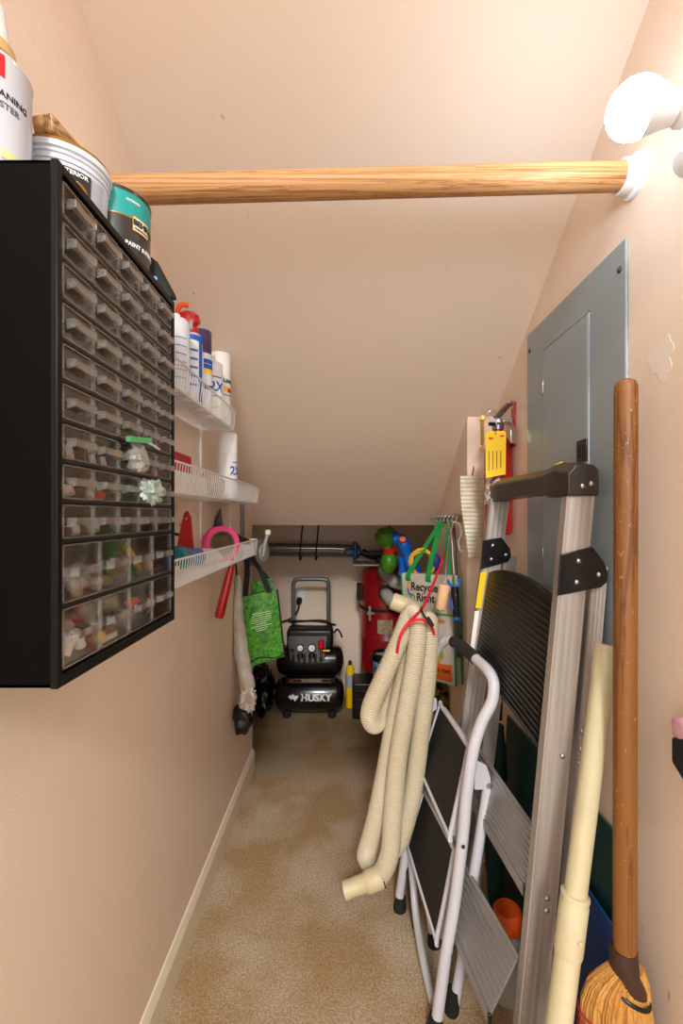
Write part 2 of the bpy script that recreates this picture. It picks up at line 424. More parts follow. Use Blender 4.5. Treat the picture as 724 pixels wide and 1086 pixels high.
_b = EM.node_tree.nodes['Principled BSDF']; _b.inputs['Base Color'].default_value = (1, 1, 1, 1)
_b.inputs['Emission Color'].default_value = (.84, 1, 1.16, 1); _b.inputs['Emission Strength'].default_value = 46
prof = [(0, -.036)] + [(.036 * math.sin(R(x)), -.036 * math.cos(R(x))) for x in range(12, 109, 12)] + [(.0325, .016)]
MB().lathe(prof, bc, axd, 32).build('glowing_dome', EM, t)
MB().lathe([(.0325, .016), (.030, .022), (.024, .036), (.0195, .05), (.0175, .054), (0, .054)], bc, axd, 32).build('bulb_base', WHITE, t)

# ------------------------------------------------------------------ breaker panel
t = thing('breaker_panel', 'grey metal breaker panel cover on the right wall behind the stepladder', 'electrical panel', (XR, 1.044, .95))
MB().box((XR - .006, .819, .95), (XR - .0002, 1.269, 1.705)).build('cover', PANEL, t, bevel=.003)
yA, yB, zA, zB = .942, 1.163, 1.02, 1.627
g = MB()
for lo, hi in (((XR - .0085, yA, zA), (XR - .0058, yA + .003, zB)), ((XR - .0085, yA, zB - .003), (XR - .0058, yB, zB)), ((XR - .0085, yB - .003, zA), (XR - .0058, yB, zB)), ((XR - .0085, yA, zA), (XR - .0058, yB, zA + .003))): g.box(lo, hi)
dr = MB().box((XR - .0088, yA + .005, zA + .005), (XR - .0058, yB - .005, zB - .005)).build('door', PANEL, t, bevel=.001)
g.build('door_rim', mat('panel_rim', '9AA4AC', .35), dr)
for z in (1.53, 1.10): MB().box((XR - .0105, yB - .006, z - .017), (XR - .006, yB + .003, z + .017)).build('hinge', STEEL, dr, bevel=.001)
lt = MB().box((XR - .0115, .945, 1.315), (XR - .0062, .985, 1.362)).build('latch', BLACK2, dr, bevel=.001)
MB().box((XR - .014, .96, 1.326), (XR - .011, .975, 1.35)).build('slider', RUB, lt)
for y, z in ((.838, 1.655), (1.25, 1.655), (1.25, 1.3), (.838, 1.0), (1.25, 1.0)):
    MB().lathe([(0, .003), (.004, .0028), (.0065, 0), (0, 0)], (XR - .0062, y, z), (-1, 0, 0), 14).build('screw', DKSTEEL, t)

# ------------------------------------------------------------------ drawer cabinet
CX, CY0, CY1, CZ0, CZ1 = -.286, .446, .745, 1.030, 1.551
t = thing('drawer_cabinet', 'tall black parts cabinet of clear drawers on the left wall', 'storage cabinet', (XL, (CY0 + CY1) / 2, CZ0))
h = MB()
W = .004
h.box((XL + .001, CY0, CZ0), (CX, CY0 + W, CZ1)); h.box((XL + .001, CY1 - W, CZ0), (CX, CY1, CZ1))
h.box((XL + .001, CY0, CZ1 - W), (CX, CY1, CZ1)); h.box((XL + .001, CY0, CZ0), (CX, CY1, CZ0 + W)); h.box((XL + .001, CY0, CZ0), (XL + .004, CY1, CZ1))
h.build('housing', CABM, t, bevel=.0008)
fr = MB(); e = .0065
fr.box((CX - .006, CY0 - .0015, CZ0 - .001), (CX + .002, CY0 + e, CZ1 + .001)); fr.box((CX - .006, CY1 - e, CZ0 - .001), (CX + .002, CY1 + .0015, CZ1 + .001))
fr.box((CX - .006, CY0 + e, CZ1 - .009), (CX + .002, CY1 - e, CZ1 + .001)); fr.box((CX - .006, CY0 + e, CZ0 - .001), (CX + .002, CY1 - e, CZ0 + .011))
fr.build('front_frame', mat('frame_black', '080706', .4, spec=.2), t, bevel=.0015)
zl = [1.541 - .0408 * k for k in range(10)] + [1.1085, 1.042]
sh = MB(); 
for z in zl[1:-1]: sh.box((XL + .004, CY0 + W, z - .0018), (CX + .0005, CY1 - W, z + .0018))
sh.build('shelf_grid', BLACK, t, bevel=.0005)
yA, yB = CY0 + .0085, CY1 - .0085
dv = MB()
for r_ in range(9):
    for k in range(1, 5):
        y = yA + (yB - yA) * k / 5; dv.box((XL + .01, y - .0012, zl[r_ + 1]), (CX - .01, y + .0012, zl[r_]))
dv.build('dividers', BLACK, t)
drawer_pos = {}
def drawer(row, k, nc, pr):
    w = (yB - yA) / nc; y0 = yA + w * k + .0016; y1_ = yA + w * (k + 1) - .0016; z0 = zl[row + 1] + .0026; z1 = zl[row] - .003
    drawer_pos[(row, k)] = (y0, y1_, z0, z1)
    xf = CX - .001; xb = CX - .145; q = .0014
    m = MB()
    m.box((xf - q, y0, z0), (xf, y1_, z1)); m.box((xb, y0, z0), (xf - q, y0 + q, z1 - .004)); m.box((xb, y1_ - q, z0), (xf - q, y1_, z1 - .004))
    m.box((xb, y0, z0), (xf - q, y1_, z0 + q)); m.box((xb, y0, z0), (xb + q, y1_, z1 - .004))
    d = m.build('drawer', CLEAR, pr, smooth=False)
    zc = z0 + (z1 - z0) * .52; yc = (y0 + y1_) / 2; hw = (y1_ - y0) * (.36 if nc == 5 else .30)
    # moulded finger pull: shelf with up-turned nose and two gussets, plus rim of front
    p = MB()
    n = 8
    rings = []
    for i in range(n + 1):
        u = -1 + 2 * i / n; y = yc + hw * u; out = .008 + .002 * (u * u); 
        rings.append([(xf, y, zc + .001), (xf + out, y, zc + .0035), (xf + out, y, zc - .0045), (xf + out - .0014, y, zc - .0045), (xf + out - .0014, y, zc + .0018), (xf, y, zc - .0008)])
    p.ring(rings)
    for s in (-1, 1): p.prism([(xf, yc + s * hw, zc + .0035), (xf + .0095, yc + s * hw, zc + .0035), (xf + .0095, yc + s * hw, zc - .0045), (xf, yc + s * hw, zc - .007)], (0, -s * .0012, 0))
    for (a0, a1, b0, b1) in ((y0, y1_, z0, z0 + .0016), (y0, y1_, z1 - .0016, z1), (y0, y0 + .0014, z0, z1), (y1_ - .0014, y1_, z0, z1)):
        p.box((xf - .0004, a0, b0), (xf + .0012, a1, b1))
    p.build('pull', CLEARH, d, smooth=False)
for row in range(9):
    for k in range(5): drawer(row, k, 5, t)
for row in (9, 10):
    for k in range(4): drawer(row, k, 4, t)
def in_drawer(row, k, u, depth=.02, zoff=0):
    y0, y1_, z0, z1 = drawer_pos[(row, k)]
    return Vector((CX - .004 - depth, y0 + (y1_ - y0) * u, z0 + .0015 + zoff))
def bits(row, k, u, m, name, label, cat, rad=(.006, .009, .005), seed=1, depth=.012, zoff=0, amp=.3, group=None):
    c = in_drawer(row, k, u, depth, zoff); q = MB().blob((c.x, c.y, c.z + rad[2]), rad, seed, amp, 12, 8)
    return solo(q, name, m, label, cat, group)
def stick(row, k, u0, u1, z0, z1, r, m, name, label, cat, depth=.012):
    a = in_drawer(row, k, u0, depth, z0); b = in_drawer(row, k, u1, depth + .006, z1)
    return solo(MB().tube([a, a.lerp(b, .5), b], r, 12), name, m, label, cat)
def washer(row, k, u, r, m, name, label, cat, group=None):
    c = in_drawer(row, k, u, .006, r + .0005)
    return solo(MB().lathe([(r * .4, -.002), (r, -.002), (r, .002), (r * .4, .002), (r * .4, -.002)], c, (1, .3, .2), 18), name, m, label, cat, group)
washer(3, 0, .5, .006, BRASS, 'brass_washer', 'small brass washer alone in a clear drawer, fourth row', 'washer')
solo(MB().tube([in_drawer(4, 2, .4, .008, .014), in_drawer(4, 2, .7, .008, .006), in_drawer(4, 2, .95, .008, .002)], .0015, 8), 'wire_scrap', BLUE, 'thin blue wire scrap in a middle drawer', 'wire')
washer(6, 0, .5, .008, WHITE, 'nylon_washer', 'white round nylon washer in the front drawer of the seventh row', 'washer')
for i, u in enumerate((.25, .7)):
    washer(6, 1, u, .006, WHITE, 'nylon_bushing', 'one of two small white bushings beside the green-topped bag', 'bushing', 'white bushings in one drawer')
bits(6, 3, .7, ORANGE, 'foam_plug', 'small orange foam plug in a seventh-row drawer', 'plug', (.007, .011, .009), 5, .012)
bits(7, 0, .45, WHITE, 'caulk_scrap', 'white rounded putty lump in the eighth-row front drawer', 'lump', (.008, .024, .008), 6, .014, 0, .2)
bits(7, 1, .72, ORANGE, 'wire_connector', 'small orange wire connector in an eighth-row drawer', 'connector', (.006, .011, .006), 7, .012)
bits(7, 1, .28, WHITE, 'plastic_clip', 'tiny white plastic clip beside the orange connector', 'clip', (.005, .008, .006), 8, .012)
bits(8, 0, .06, YEL, 'wall_anchor', 'yellow wall anchor at the near corner of the ninth row', 'anchor', (.005, .006, .008), 9, .008)
bits(8, 0, .45, DKSTEEL, 'screw_pile', 'dark pile of screws in the ninth-row front drawer', 'screws', (.01, .018, .006), 19, .016)
bits(8, 0, .85, WHITE, 'plastic_spacer', 'white plastic spacer in the ninth-row front drawer', 'spacer', (.005, .009, .006), 29, .012)
stick(8, 1, .1, .8, .006, .006, .005, WHITE, 'plastic_tube', 'short white plastic tube lying in a ninth-row drawer', 'tube')
bits(8, 2, .5, GALV, 'nail_pile', 'grey pile of nails in the middle ninth-row drawer', 'nails', (.01, .018, .005), 30, .016)
bits(8, 3, .5, DBLUE, 'wire_nut', 'dark blue wire nut in a ninth-row drawer', 'connector', (.007, .016, .006), 10, .012)
bits(9, 0, .25, DKSTEEL, 'bracket_bundle', 'dark metal brackets in the near large drawer of the upper large row', 'brackets', (.014, .024, .011), 11, .03)
bits(9, 0, .78, ZIP, 'parts_bag', 'crumpled clear bag in the near large drawer', 'bag', (.012, .02, .017), 12, .014, 0, .4)
bits(9, 1, .2, WHITE, 'rubber_bumper', 'white rubber bumper lying in a large drawer', 'bumper', (.008, .012, .007), 13, .012)
bits(9, 1, .6, BRASS, 'brass_fittings', 'brass fittings heap in a large drawer beside white bumper', 'fittings', (.01, .02, .006), 14, .016, 0, .5)
stick(9, 2, .1, .75, .052, .028, .0045, TAN, 'wooden_dowel', 'longer tan wooden dowel poking up in a large drawer', 'dowel', .01)
stick(9, 2, .6, .98, .022, .006, .0045, TAN, 'wooden_peg', 'short tan wooden peg below the longer dowel', 'peg', .008)
bits(9, 2, .35, ZIP, 'hardware_bag', 'clear bag of hardware behind the wooden dowels', 'bag', (.012, .024, .018), 15, .024, 0, .4)
bits(9, 3, .25, WHITE, 'plastic_spool', 'white plastic spool in the far large drawer', 'spool', (.009, .010, .012), 16, .014)
bits(9, 3, .6, BRASS, 'cup_hooks', 'brass cup hooks in the far upper large drawer', 'hooks', (.008, .02, .005), 17, .012, 0, .5)
bits(10, 0, .4, ZIP, 'grey_parts_bag', 'large clear bag filling the lowest near drawer', 'bag', (.016, .030, .024), 18, .022, 0, .35)
solo(MB().tube(smooth_path([in_drawer(10, 0, .3, .008, .006), in_drawer(10, 0, .45, .008, .02), in_drawer(10, 0, .62, .008, .024), in_drawer(10, 0, .74, .008, .008)], 6), .006, 12), 'white_hook', WHITE, 'curved white plastic hook in the lowest near drawer', 'hook')
bits(10, 1, .3, YEL, 'yellow_anchors', 'yellow plastic anchors in the second lowest-row drawer', 'anchors', (.008, .016, .006), 20, .012, 0, .5)
bits(10, 1, .75, BRASS, 'hinge_piece', 'small brass hinge in the second lowest-row drawer', 'hinge', (.006, .015, .008), 21, .014)
solo(MB().box((0, -.016, 0), (.004, .018, .006), Matrix.Translation(in_drawer(10, 1, .55, .009))), 'paper_slip', PAPER, 'white paper slip under the brass hinge', 'paper')
bits(10, 2, .6, ORANGE, 'orange_tags', 'orange rubber scraps in the third lowest-row drawer', 'scraps', (.006, .022, .006), 22, .012, .026, .4)
bits(10, 2, .5, ZIP, 'clear_pouch', 'clear pouch beneath the orange scraps', 'bag', (.012, .026, .013), 23, .02, 0, .4)
stick(10, 3, .05, .95, .004, .016, .0022, BRASS, 'brass_rod', 'thin brass rod across the far lowest drawer', 'rod')
bits(10, 3, .3, ORANGE, 'foam_bead', 'small orange bead in the far lowest drawer', 'bead', (.006, .007, .006), 24, .01, .018)
# two bags spilling out over drawers
y0, y1_, z0, z1 = drawer_pos[(6, 2)]
t = thing('zip_bag', 'clear zip bag with green top edge hanging out of a drawer', 'bag', (CX, (y0 + y1_) / 2, z0))
q = MB().ring([[(CX + .006 + .012 * math.sin(u * 3), y0 + .004 + (1 - u) * .002 + w_ * (.045 - .015 * u), z0 + .002 + (1 - u) * .036) for w_ in (0, .25, .5, .75, 1)] for u in (0, .2, .4, .6, .8, 1)], closed_u=False, caps=False)
q2 = MB().blob((CX + .012, y0 + .026, z0 + .014), (.010, .019, .014), 41, .5); q2.build('pouch', ZIP, t)
q.map(lambda v: v + Vector((.004 * noise.noise(v * 90), 0, 0))); 
qq = MB(); nv = len(q.v); qq.add(q.v + [v + Vector((.0008, 0, 0)) for v in q.v], q.f + [tuple(i + nv for i in f)[::-1] for f in q.f]); qq.build('film', ZIP, t)
MB().tube([(CX + .010, y0 + .002, z0 + .039), (CX + .014, y0 + .022, z0 + .041), (CX + .018, y0 + .046, z0 + .044)], .002, 8, flat=(.0035, .0035)).build('zip_seal', mat('green_seal', '4E9A62', .4), t)
y0, y1_, z0, z1 = drawer_pos[(7, 2)]
q = MB().blob((CX + .015, y1_ + .006, z0 + .017), (.013, .024, .016), 43, .55, 26, 18, 2.2)
solo(q, 'crumpled_bag', clear_mat('greenish_polybag', 'F0FFF4', .4, 'D5EBDD', .35, .2), 'crumpled greenish clear bag bulging from an eighth-row drawer', 'bag')
stick(5, 3, .2, 1.1, .002, .0, .0016, WHITE, 'cable_tie', 'thin white cable tie sticking out near the drawer top edge', 'cable tie', -.012)

# ------------------------------------------------------------------ on top of the cabinet
TZ = CZ1 + .001
c = (-.407, .512, TZ); r = .042
t = thing('cleaner_tin', 'white tin with a red logo square on top of the drawer cabinet', 'tin', c)
MB().lathe([(0, 0), (r, 0), (r + .001, .002), (r, .005), (r, .144), (r + .0012, .147), (r, .150), (r - .003, .149), (r - .004, .146), (0, .146)], c, seg=40).build('can', mat('white_tin', 'C6C8D2', .3, coat=.3), t)
cyl_map(patch(.034, .024), c, r + .0003, R(-54), .134).build('red_label', INKR, t)
cyl_map(text_geo('SE.', .011, .03), c, r + .0006, R(-50), .134).build('lettering', INKW, t)
cyl_map(text_geo('CLEANING', .0100, .0, align='RIGHT'), c, r + .0004, R(5), .104).build('lettering', INK, t)
cyl_map(text_geo('BOOSTER', .0095, .0, align='RIGHT'), c, r + .0004, R(-10), .092).build('lettering', mat('grey_ink', '5A6070', .6), t)
cyl_map(patch(.03, .010), c, r + .0003, R(-15), .04).build('yellow_mark', mat('pale_yellow', 'D8D29A', .5), t)
t = thing('plastic_cup', 'white tapered plastic cup on the white tin', 'cup', (-.415, .517, TZ + .1505))
MB().lathe([(0, 0), (.030, 0), (.031, .002), (.020, .082), (.018, .084), (0, .084)], (-.415, .517, TZ + .1505), seg=32).build('cup', WHITE, t)
MB().lathe([(.031, .018), (.0325, .02), (.030, .034), (.028, .035), (.028, .018), (.031, .018)], (-.415, .517, TZ + .1505), seg=32).build('band', TAN, t)
c = (-.386, .62, TZ); 
t = thing('filler_tub', 'white ribbed tub with black label and gold lid on the cabinet', 'tub', c)
MB().lathe([(0, 0), (.045, 0), (.047, .003), (.0525, .098), (.0545, .099), (.0545, .102), (.0528, .103), (.053, .106), (.0555, .107), (.0555, .110), (.0535, .111), (.0575, .113), (.0575, .120), (0, .120)], c, seg=48).build('tub', mat('tub_plastic', 'D5D8E0', .4), t)
MB().lathe([(.0545, .120), (.0568, .121), (.0558, .125), (.050, .128), (.02, .129), (0, .129)], c, seg=48).build('lid', GOLD, t)
def tub_wrap(mb, th, z): return mb.map(lambda v: (c[0] + (.0470 + .0640 * (z + v.y) + .0004 + v.z) * math.cos(R(th) + v.x / .050), c[1] + (.0470 + .0640 * (z + v.y) + .0004 + v.z) * math.sin(R(th) + v.x / .050), c[2] + z + v.y))
tub_wrap(patch(.075, .086, .0003, 24), -68, .050).build('label', mat('black_label', '1E1B1E', .4), t)
tub_wrap(patch(.018, .086, .0004, 8), -13, .050).build('label', mat('grey_label', 'A8ACB8', .4), t)
tub_wrap(patch(.022, .030, .0006, 8), -34, .040).build('label', mat('indigo_label', '2A3A9A', .4), t)
def annulus(r0, r1, d, n=28, a0=0, a1=360):
    mb = MB(); rings = []
    for i in range(n + 1):
        a_ = R(a0 + (a1 - a0) * i / n); rings.append([(r0 * math.cos(a_), r0 * math.sin(a_), 0), (r0 * math.cos(a_), r0 * math.sin(a_), d), (r1 * math.cos(a_), r1 * math.sin(a_), d), (r1 * math.cos(a_), r1 * math.sin(a_), 0)])
    return mb.ring(rings)
tub_wrap(annulus(.0105, .015, .0008), -46, .064).build('emblem', INKW, t)
tub_wrap(annulus(.0105, .015, .0010, 10, -20, 80), -46, .064).build('emblem', GOLD, t)
tub_wrap(annulus(.004, .0085, .0008, 14, 200, 380), -46, .064).build('emblem', INKW, t)
tub_wrap(text_geo('EXTERIOR', .0075, .03), -49, .088).build('lettering', INKW, t)
t = thing('paint_scraper', 'scraper with a worn wooden handle lying on the gold tub lid', 'scraper', (-.385, .60, TZ + .124))
Mx = Matrix.Translation((-.374, .592, TZ + .141)) @ Matrix.Diagonal((.9, .8, .9, 1)) @ Matrix.Rotation(R(-14), 4, 'Z')
MB().hexa([Mx @ Vector(p) for p in ((-.018, -.03, -.013), (.016, -.03, -.013), (.012, .045, -.013), (-.012, .045, -.013))], [Mx @ Vector(p) for p in ((-.019, -.035, .012), (.017, -.035, .010), (.012, .045, .004), (-.012, .045, .005))]).build('handle', HANDLEW, t, bevel=.003)
MB().box((-.016, .042, -.013), (.018, .060, -.009), Mx).build('blade', DKSTEEL, t, bevel=.001)
c = (-.3535, .692, TZ)
t = thing('paint_can', 'teal and black paint can at the far end of the cabinet top', 'paint can', c)
r = .0485
MB().lathe([(0, 0), (r, 0), (r + .001, .002), (r, .004), (r, .119), (r + .0015, .121), (r + .0015, .124), (r - .002, .1245), (r - .004, .121), (0, .121)], c, seg=44).build('can', mat('black_can_label', '26231F', .35, coat=.3), t)
MB().lathe([(r, .084), (r + .0005, .084), (r + .0005, .119), (r, .119), (r, .084)], c, seg=44).build('band', TEAL, t)
MB().lathe([(r, .0825), (r + .0008, .0825), (r + .0008, .0845), (r, .0845), (r, .0825)], c, seg=44).build('trim_line', GOLD, t)
cyl_map(patch(.030, .022), c, r + .0008, R(-20), .077).build('logo_plate', GOLD, t)
cyl_map(patch(.0275, .0195), c, r + .0012, R(-20), .077).build('logo_plate', mat('cream_ink', 'E6D9B2', .5), t)
cyl_map(text_geo('BEHR', .0115, .06), c, r + .0016, R(-20), .079).build('lettering', INK, t)
cyl_map(text_geo('PREMIUM PLUS', .0036, .03), c, r + .0016, R(-20), .0705).build('lettering', INK, t)
cyl_map(text_geo('PAINT & PRIMER', .0085, .02), c, r + .0006, R(-13), .045).build('lettering', INKW, t)
cyl_map(text_geo('EXTERIOR', .0045, .02), c, r + .0009, R(-35), .108).build('lettering', INKW, t)
t = thing('paint_brush', 'thin brush lying on the teal paint can', 'brush', (-.352, .69, TZ + .125))
MB().tube([(-.375, .672, TZ + .1295), (-.355, .70, TZ + .130), (-.345, .73, TZ + .130)], .0045, 10, flat=(.005, .008)).build('handle', HANDLEW, t, bevel=.002)
MB().box((-.352, .726, TZ + .125), (-.334, .75, TZ + .134)).build('bristles', mat('bristle', '5A4A3C', .8), t)
t = thing('plastic_square', 'black triangular plastic tool standing on the far cabinet corner', 'tool', (-.30, .735, TZ))
q = MB().prism([(-.288, .741, TZ), (-.310, .736, TZ + .002), (-.3135, .735, TZ + .058), (-.311, .735, TZ + .063), (-.307, .736, TZ + .060), (-.280, .742, TZ + .008), (-.279, .742, TZ + .001)], (-.004, -.012, 0)); q.build('blade', RUB, t, bevel=.001)
MB().lathe([(0, 0), (.004, 0), (.004, .001), (0, .001)], (-.308, .7245, TZ + .028), (.3, -1, 0), 12).build('sticker', BLUE, t)
# ------------------------------------------------------------------ wire shelves
def basket(label, ya, yb, zb, zt, depth=.112):
    t = thing('wire_shelf', label, 'wire shelf', (XL, (ya + yb) / 2, zb), group='white wire shelves on the left wall')
    xf = XL + depth - .006; xt = XL + depth; w = MB(); n = int((yb - ya) / .0155)
    for i in range(n + 1):
        y = ya + (yb - ya) * i / n
        w.tube([(XL + .003, y, zb), (xf - .003, y, zb), (xf, y, zb + .004), (xt, y, zt)], .0010, 6)
    for z_ in (.35, .68): w.tube([(xf + (xt - xf) * z_, ya, zb + (zt - zb) * z_), (xf + (xt - xf) * z_, yb, zb + (zt - zb) * z_)], .0012, 6) if False else None
    w.build('wire_grid', WIREM, t)
    q = MB()
    q.tube([(xt, ya, zt), (xt, yb, zt)], .0024, 8); q.tube([(xf, ya, zb - .001), (xf, yb, zb - .001)], .0026, 8); q.tube([(XL + .004, ya, zb - .001), (XL + .004, yb, zb - .001)], .0026, 8)
    for y in (ya, yb):
        q.tube([(XL + .004, y, zb), (xf, y, zb), (xt, y, zt)], .002, 8); q.tube([(XL + .004, y, zb), (XL + .004, y, zt), (xt, y, zt)], .002, 8)
        for k in range(1, 8): x = XL + depth * k / 8; q.tube([(x, y, zb), (x, y, zt)], .0012, 6)
    q.build('rail', WIREM, t)
    return t
basket('top white wire shelf, crowded with spray cans', .84, 1.37, 1.460, 1.514)
basket('middle white wire shelf, holding one spray can and papers', .84, 1.73, 1.249, 1.308)
basket('lowest white wire shelf, holding pink tape and red clamp', .84, 1.70, 1.057, 1.112)
for k, (y, z0, z1) in enumerate(((1.385, 1.10, 1.52), (1.735, 1.03, 1.38))):
    t = thing('shelf_standard', ('narrow white slotted wall strip under the far end of the top shelf', 'narrow white slotted wall strip at the far end of the middle shelf')[k], 'shelf bracket', (XL, y, z0), group='white wall strips for the shelves')
    MB().box((XL, y - .006, z0), (XL + .006, y + .006, z1)).build('strip', WIREM, t, bevel=.001)
solo(MB().box((XL + .001, 1.90, 1.10), (XL + .014, 1.925, 1.25)), 'metal_bar', GALV, 'grey metal bar standing upright on the left wall behind the lowest shelf', 'bar', bevel=.002)
# ------------------------------------------------------------------ spray cans
def lt(mb, R_, th, z, name, m, t): return cyl_map(mb, (0, 0, 0), R_, R(th), z).build(name, m, t, world=False)
def spray(label, x, y, zb, r, h, style, rz=0):
    t = thing('spray_can', label, 'spray can', (x, y, zb), rz, group='spray cans on the wire shelves')
    body = {'w': WHITE, 's': mat('printed_can', 'D2D4DC', .35), 'p': mat('pale_can', 'DADCE2', .35)}[style[0]]
    hb = h * .74 if style[1] != 't' else h
    MB().lathe([(0, 0), (r - .001, 0), (r, .002), (r - .0008, .005), (r - .0008, hb - .012), (r - .0002, hb - .009), (r - .006, hb - .002), (r * .55, hb), (0, hb)], seg=32).build('can', body, t, world=False)
    if style[1] in 'wbpc':
        cm = {'w': WHITE, 'b': BEIGE, 'p': PURP, 'c': clear_mat('clear_cap', 'FFFFFF', .5, 'E4E6EA', .3, .1)}[style[1]]; rc = r - .0005 if style[1] != 'p' else r * .92
        MB().lathe([(rc, hb - .008), (rc, h - .004), (rc - .003, h), (0, h)], seg=32).build('cap', cm, t, world=False)
    else:
        MB().lathe([(0, h), (.012, h), (.010, h + .010), (.004, h + .012), (0, h + .012)], seg=16).build('valve', WHITE, t, world=False)
    return t
a = spray('white spray can with fine blue print, nearest on the top shelf', -.372, .98, 1.463, .031, .162, 'st')
solo(MB().box((-.44, .955, 1.463), (-.432, 1.02, 1.685)), 'beige_card', BEIGE, 'beige card standing behind the nearest spray can', 'card')
for k in range(6): lt(patch(.05, .0022, .0003), .0306, -70, .03 + .017 * k, 'print_line', mat('faint_blue_ink', '7C84A8', .6), a)
lt(patch(.06, .0016, .0003), .0306, -65, .055, 'print_line', INKR, a)
b = spray('blue-edged spray can with a red trigger and straw on the top shelf', -.372, 1.068, 1.463, .0305, .165, 'st')
lt(patch(.012, .15, .0004), .0300, -15, .078, 'blue_stripe', INKB, b); lt(patch(.06, .012, .0004), .0305, -50, .150, 'blue_stripe', INKB, b)
for k in range(5): lt(patch(.03, .005, .0004), .0305, -62, .04 + .02 * k, 'print_line', mat('mid_blue_ink', '4A62B8', .6), b)
MB().lathe([(0, .163), (.020, .163), (.021, .178), (.014, .184), (0, .185)], seg=20).build('trigger_base', REDP, b, world=False)
MB().lathe([(0, 0), (.018, .002), (.026, .012), (.021, .028), (.008, .034), (0, .034)], (0, -.004, .182), (.2, -.4, 1), 18).build('trigger', REDP, b, world=False)
MB().tube(smooth_path([(.006, -.024, .222), (-.010, -.030, .220), (-.018, -.028, .200), (-.008, -.028, .180)], 5), .006, 8).build('trigger_guard', ORANGE, b, world=False)
MB().tube([(.012, -.022, .205), (.013, -.028, .175), (.012, -.030, .165)], .0045, 10).build('nozzle', GREY, b, world=False)
MB().tube([(.008, -.0325, .172), (.006, -.0328, .09), (.004, -.0325, .02)], .0016, 6).build('straw', REDC, b, world=False)
cc = spray('slim spray can with a dark purple cap on the top shelf', -.369, 1.152, 1.463, .0255, .206, 'pp')
for z_, m_ in ((.125, INKB), (.112, INKB), (.100, YEL), (.06, INK)): lt(patch(.03, .011, .0004), .0251, -30, z_, 'print_patch', m_, cc)
d = spray('white spray can with big blue 2X and bare nozzle on the top shelf', -.372, 1.243, 1.463, .0305, .160, 'wt')
MB().lathe([(0, .158), (.009, .158), (.008, .17), (.010, .172), (.006, .186), (0, .188)], seg=14).build('nozzle', WHITE, d, world=False)
lt(text_geo('2X', .036, .02), .0302, -45, .085, 'lettering', INKB, d); lt(patch(.03, .003, .0004), .0302, -48, .112, 'print_line', INKB, d); lt(patch(.03, .003, .0004), .0302, -48, .060, 'print_line', INKB, d)
lt(patch(.02, .008, .0004), .0302, -50, .03, 'print_patch', mat('pale_yellow', 'D8D29A', .5), d)
e = spray('white-capped spray can with yellow and red print at the far end of the top shelf', -.371, 1.322, 1.463, .0305, .208, 'ww')
lt(text_geo('CLEAR', .014, .03), .0302, -34, .125, 'lettering', INK, e); lt(patch(.014, .014, .0004), .0302, -42, .103, 'print_patch', YEL, e); lt(patch(.018, .012, .0004), .0302, -14, .100, 'print_patch', INKR, e)
lt(patch(.03, .003, .0004), .0302, -30, .085, 'print_line', mat('faint_blue_ink', '7C84A8', .6), e)
g = spray('white spray can with big blue 2X alone on the middle shelf', -.372, 1.405, 1.252, .031, .203, 'ww')
lt(text_geo('2X', .036, .02), .0307, -20, .085, 'lettering', INKB, g); lt(patch(.022, .003, .0004), .0307, -24, .112, 'print_line', INKB, g); lt(patch(.03, .003, .0004), .0307, -24, .060, 'print_line', INKB, g)
# middle shelf bits
solo(MB().box((-.438, .90, 1.252), (-.372, 1.20, 1.300)), 'paper_stack', PAPER, 'stack of white papers and cards in the middle wire shelf', 'papers', bevel=.002)
solo(MB().box((-.435, .98, 1.301), (-.385, 1.12, 1.345)), 'red_box', mat('red_card', 'B3202A', .6), 'small red cardboard box on the white papers', 'box', bevel=.001)
solo(MB().blob((-.385, 1.285, 1.287), (.032, .05, .036), 61, .4, 26, 16, 2.0), 'clear_parts_bag', ZIP, 'crumpled clear bag beside the lone spray can', 'bag')
solo(MB().box((-.44, 1.46, 1.252), (-.36, 1.70, 1.292)), 'cardboard_flat', mat('pale_card', 'D8D2C8', .8), 'pale flat box at the far end of the middle shelf', 'box', bevel=.002)
# lowest shelf
zb = 1.060
t = thing('spring_clamp', 'red riveted clamp standing on the lowest wire shelf', 'clamp', (-.41, 1.10, zb))
A = [P(184, 592, 1.12), P(188, 577, 1.12), P(192, 556, 1.12), P(195, 544, 1.12), P(199, 541, 1.12), P(203, 549, 1.12), P(204, 564, 1.12), P(206, 590, 1.12)]
MB().prism(A, (-.004, .014, 0)).build('jaw', RED, t, bevel=.002)
for px, py in ((197.5, 550), (191, 557)): MB().lathe([(0, 0), (.0035, 0), (.0025, .002), (0, .002)], P(px, py, 1.1195), (0, -1, 0), 12).build('rivet', STEEL, t)
MB().tube([P(189, 567, 1.17), P(185, 566, 1.16), P(176, 568, 1.1)], .004, 8).build('screw', BLACK, t)
t = thing('caulk_cartridge', 'blue cartridge with a teal cap lying on the lowest wire shelf', 'cartridge', (-.385, 1.10, zb + .03))
a0 = Vector((-.382, 1.01, zb + .046)); a1 = Vector((-.395, 1.19, zb + .032)); dd = (a1 - a0).normalized()
MB().lathe([(0, 0), (.020, 0), (.027, .006), (.027, .04), (.021, .045), (0, .045)], a0, dd, 28).build('cap', TEALP, t)
MB().lathe([(0, 0), (.0225, 0), (.0225, .14), (0, .14)], a0 + dd * .045, dd, 28).build('tube', BLUE, t)
t = thing('tape_roll', 'roll of hot pink tape standing on the lowest wire shelf', 'tape', (-.375, 1.38, zb))
cp = Vector((-.385, 1.38, zb + .055)); axt = Vector((.75, -1, .08))
MB().lathe([(.040, -.016), (.053, -.016), (.054, -.015), (.054, .015), (.053, .016), (.040, .016), (.040, -.016)], cp, axt, 40).build('tape', PINK, t)
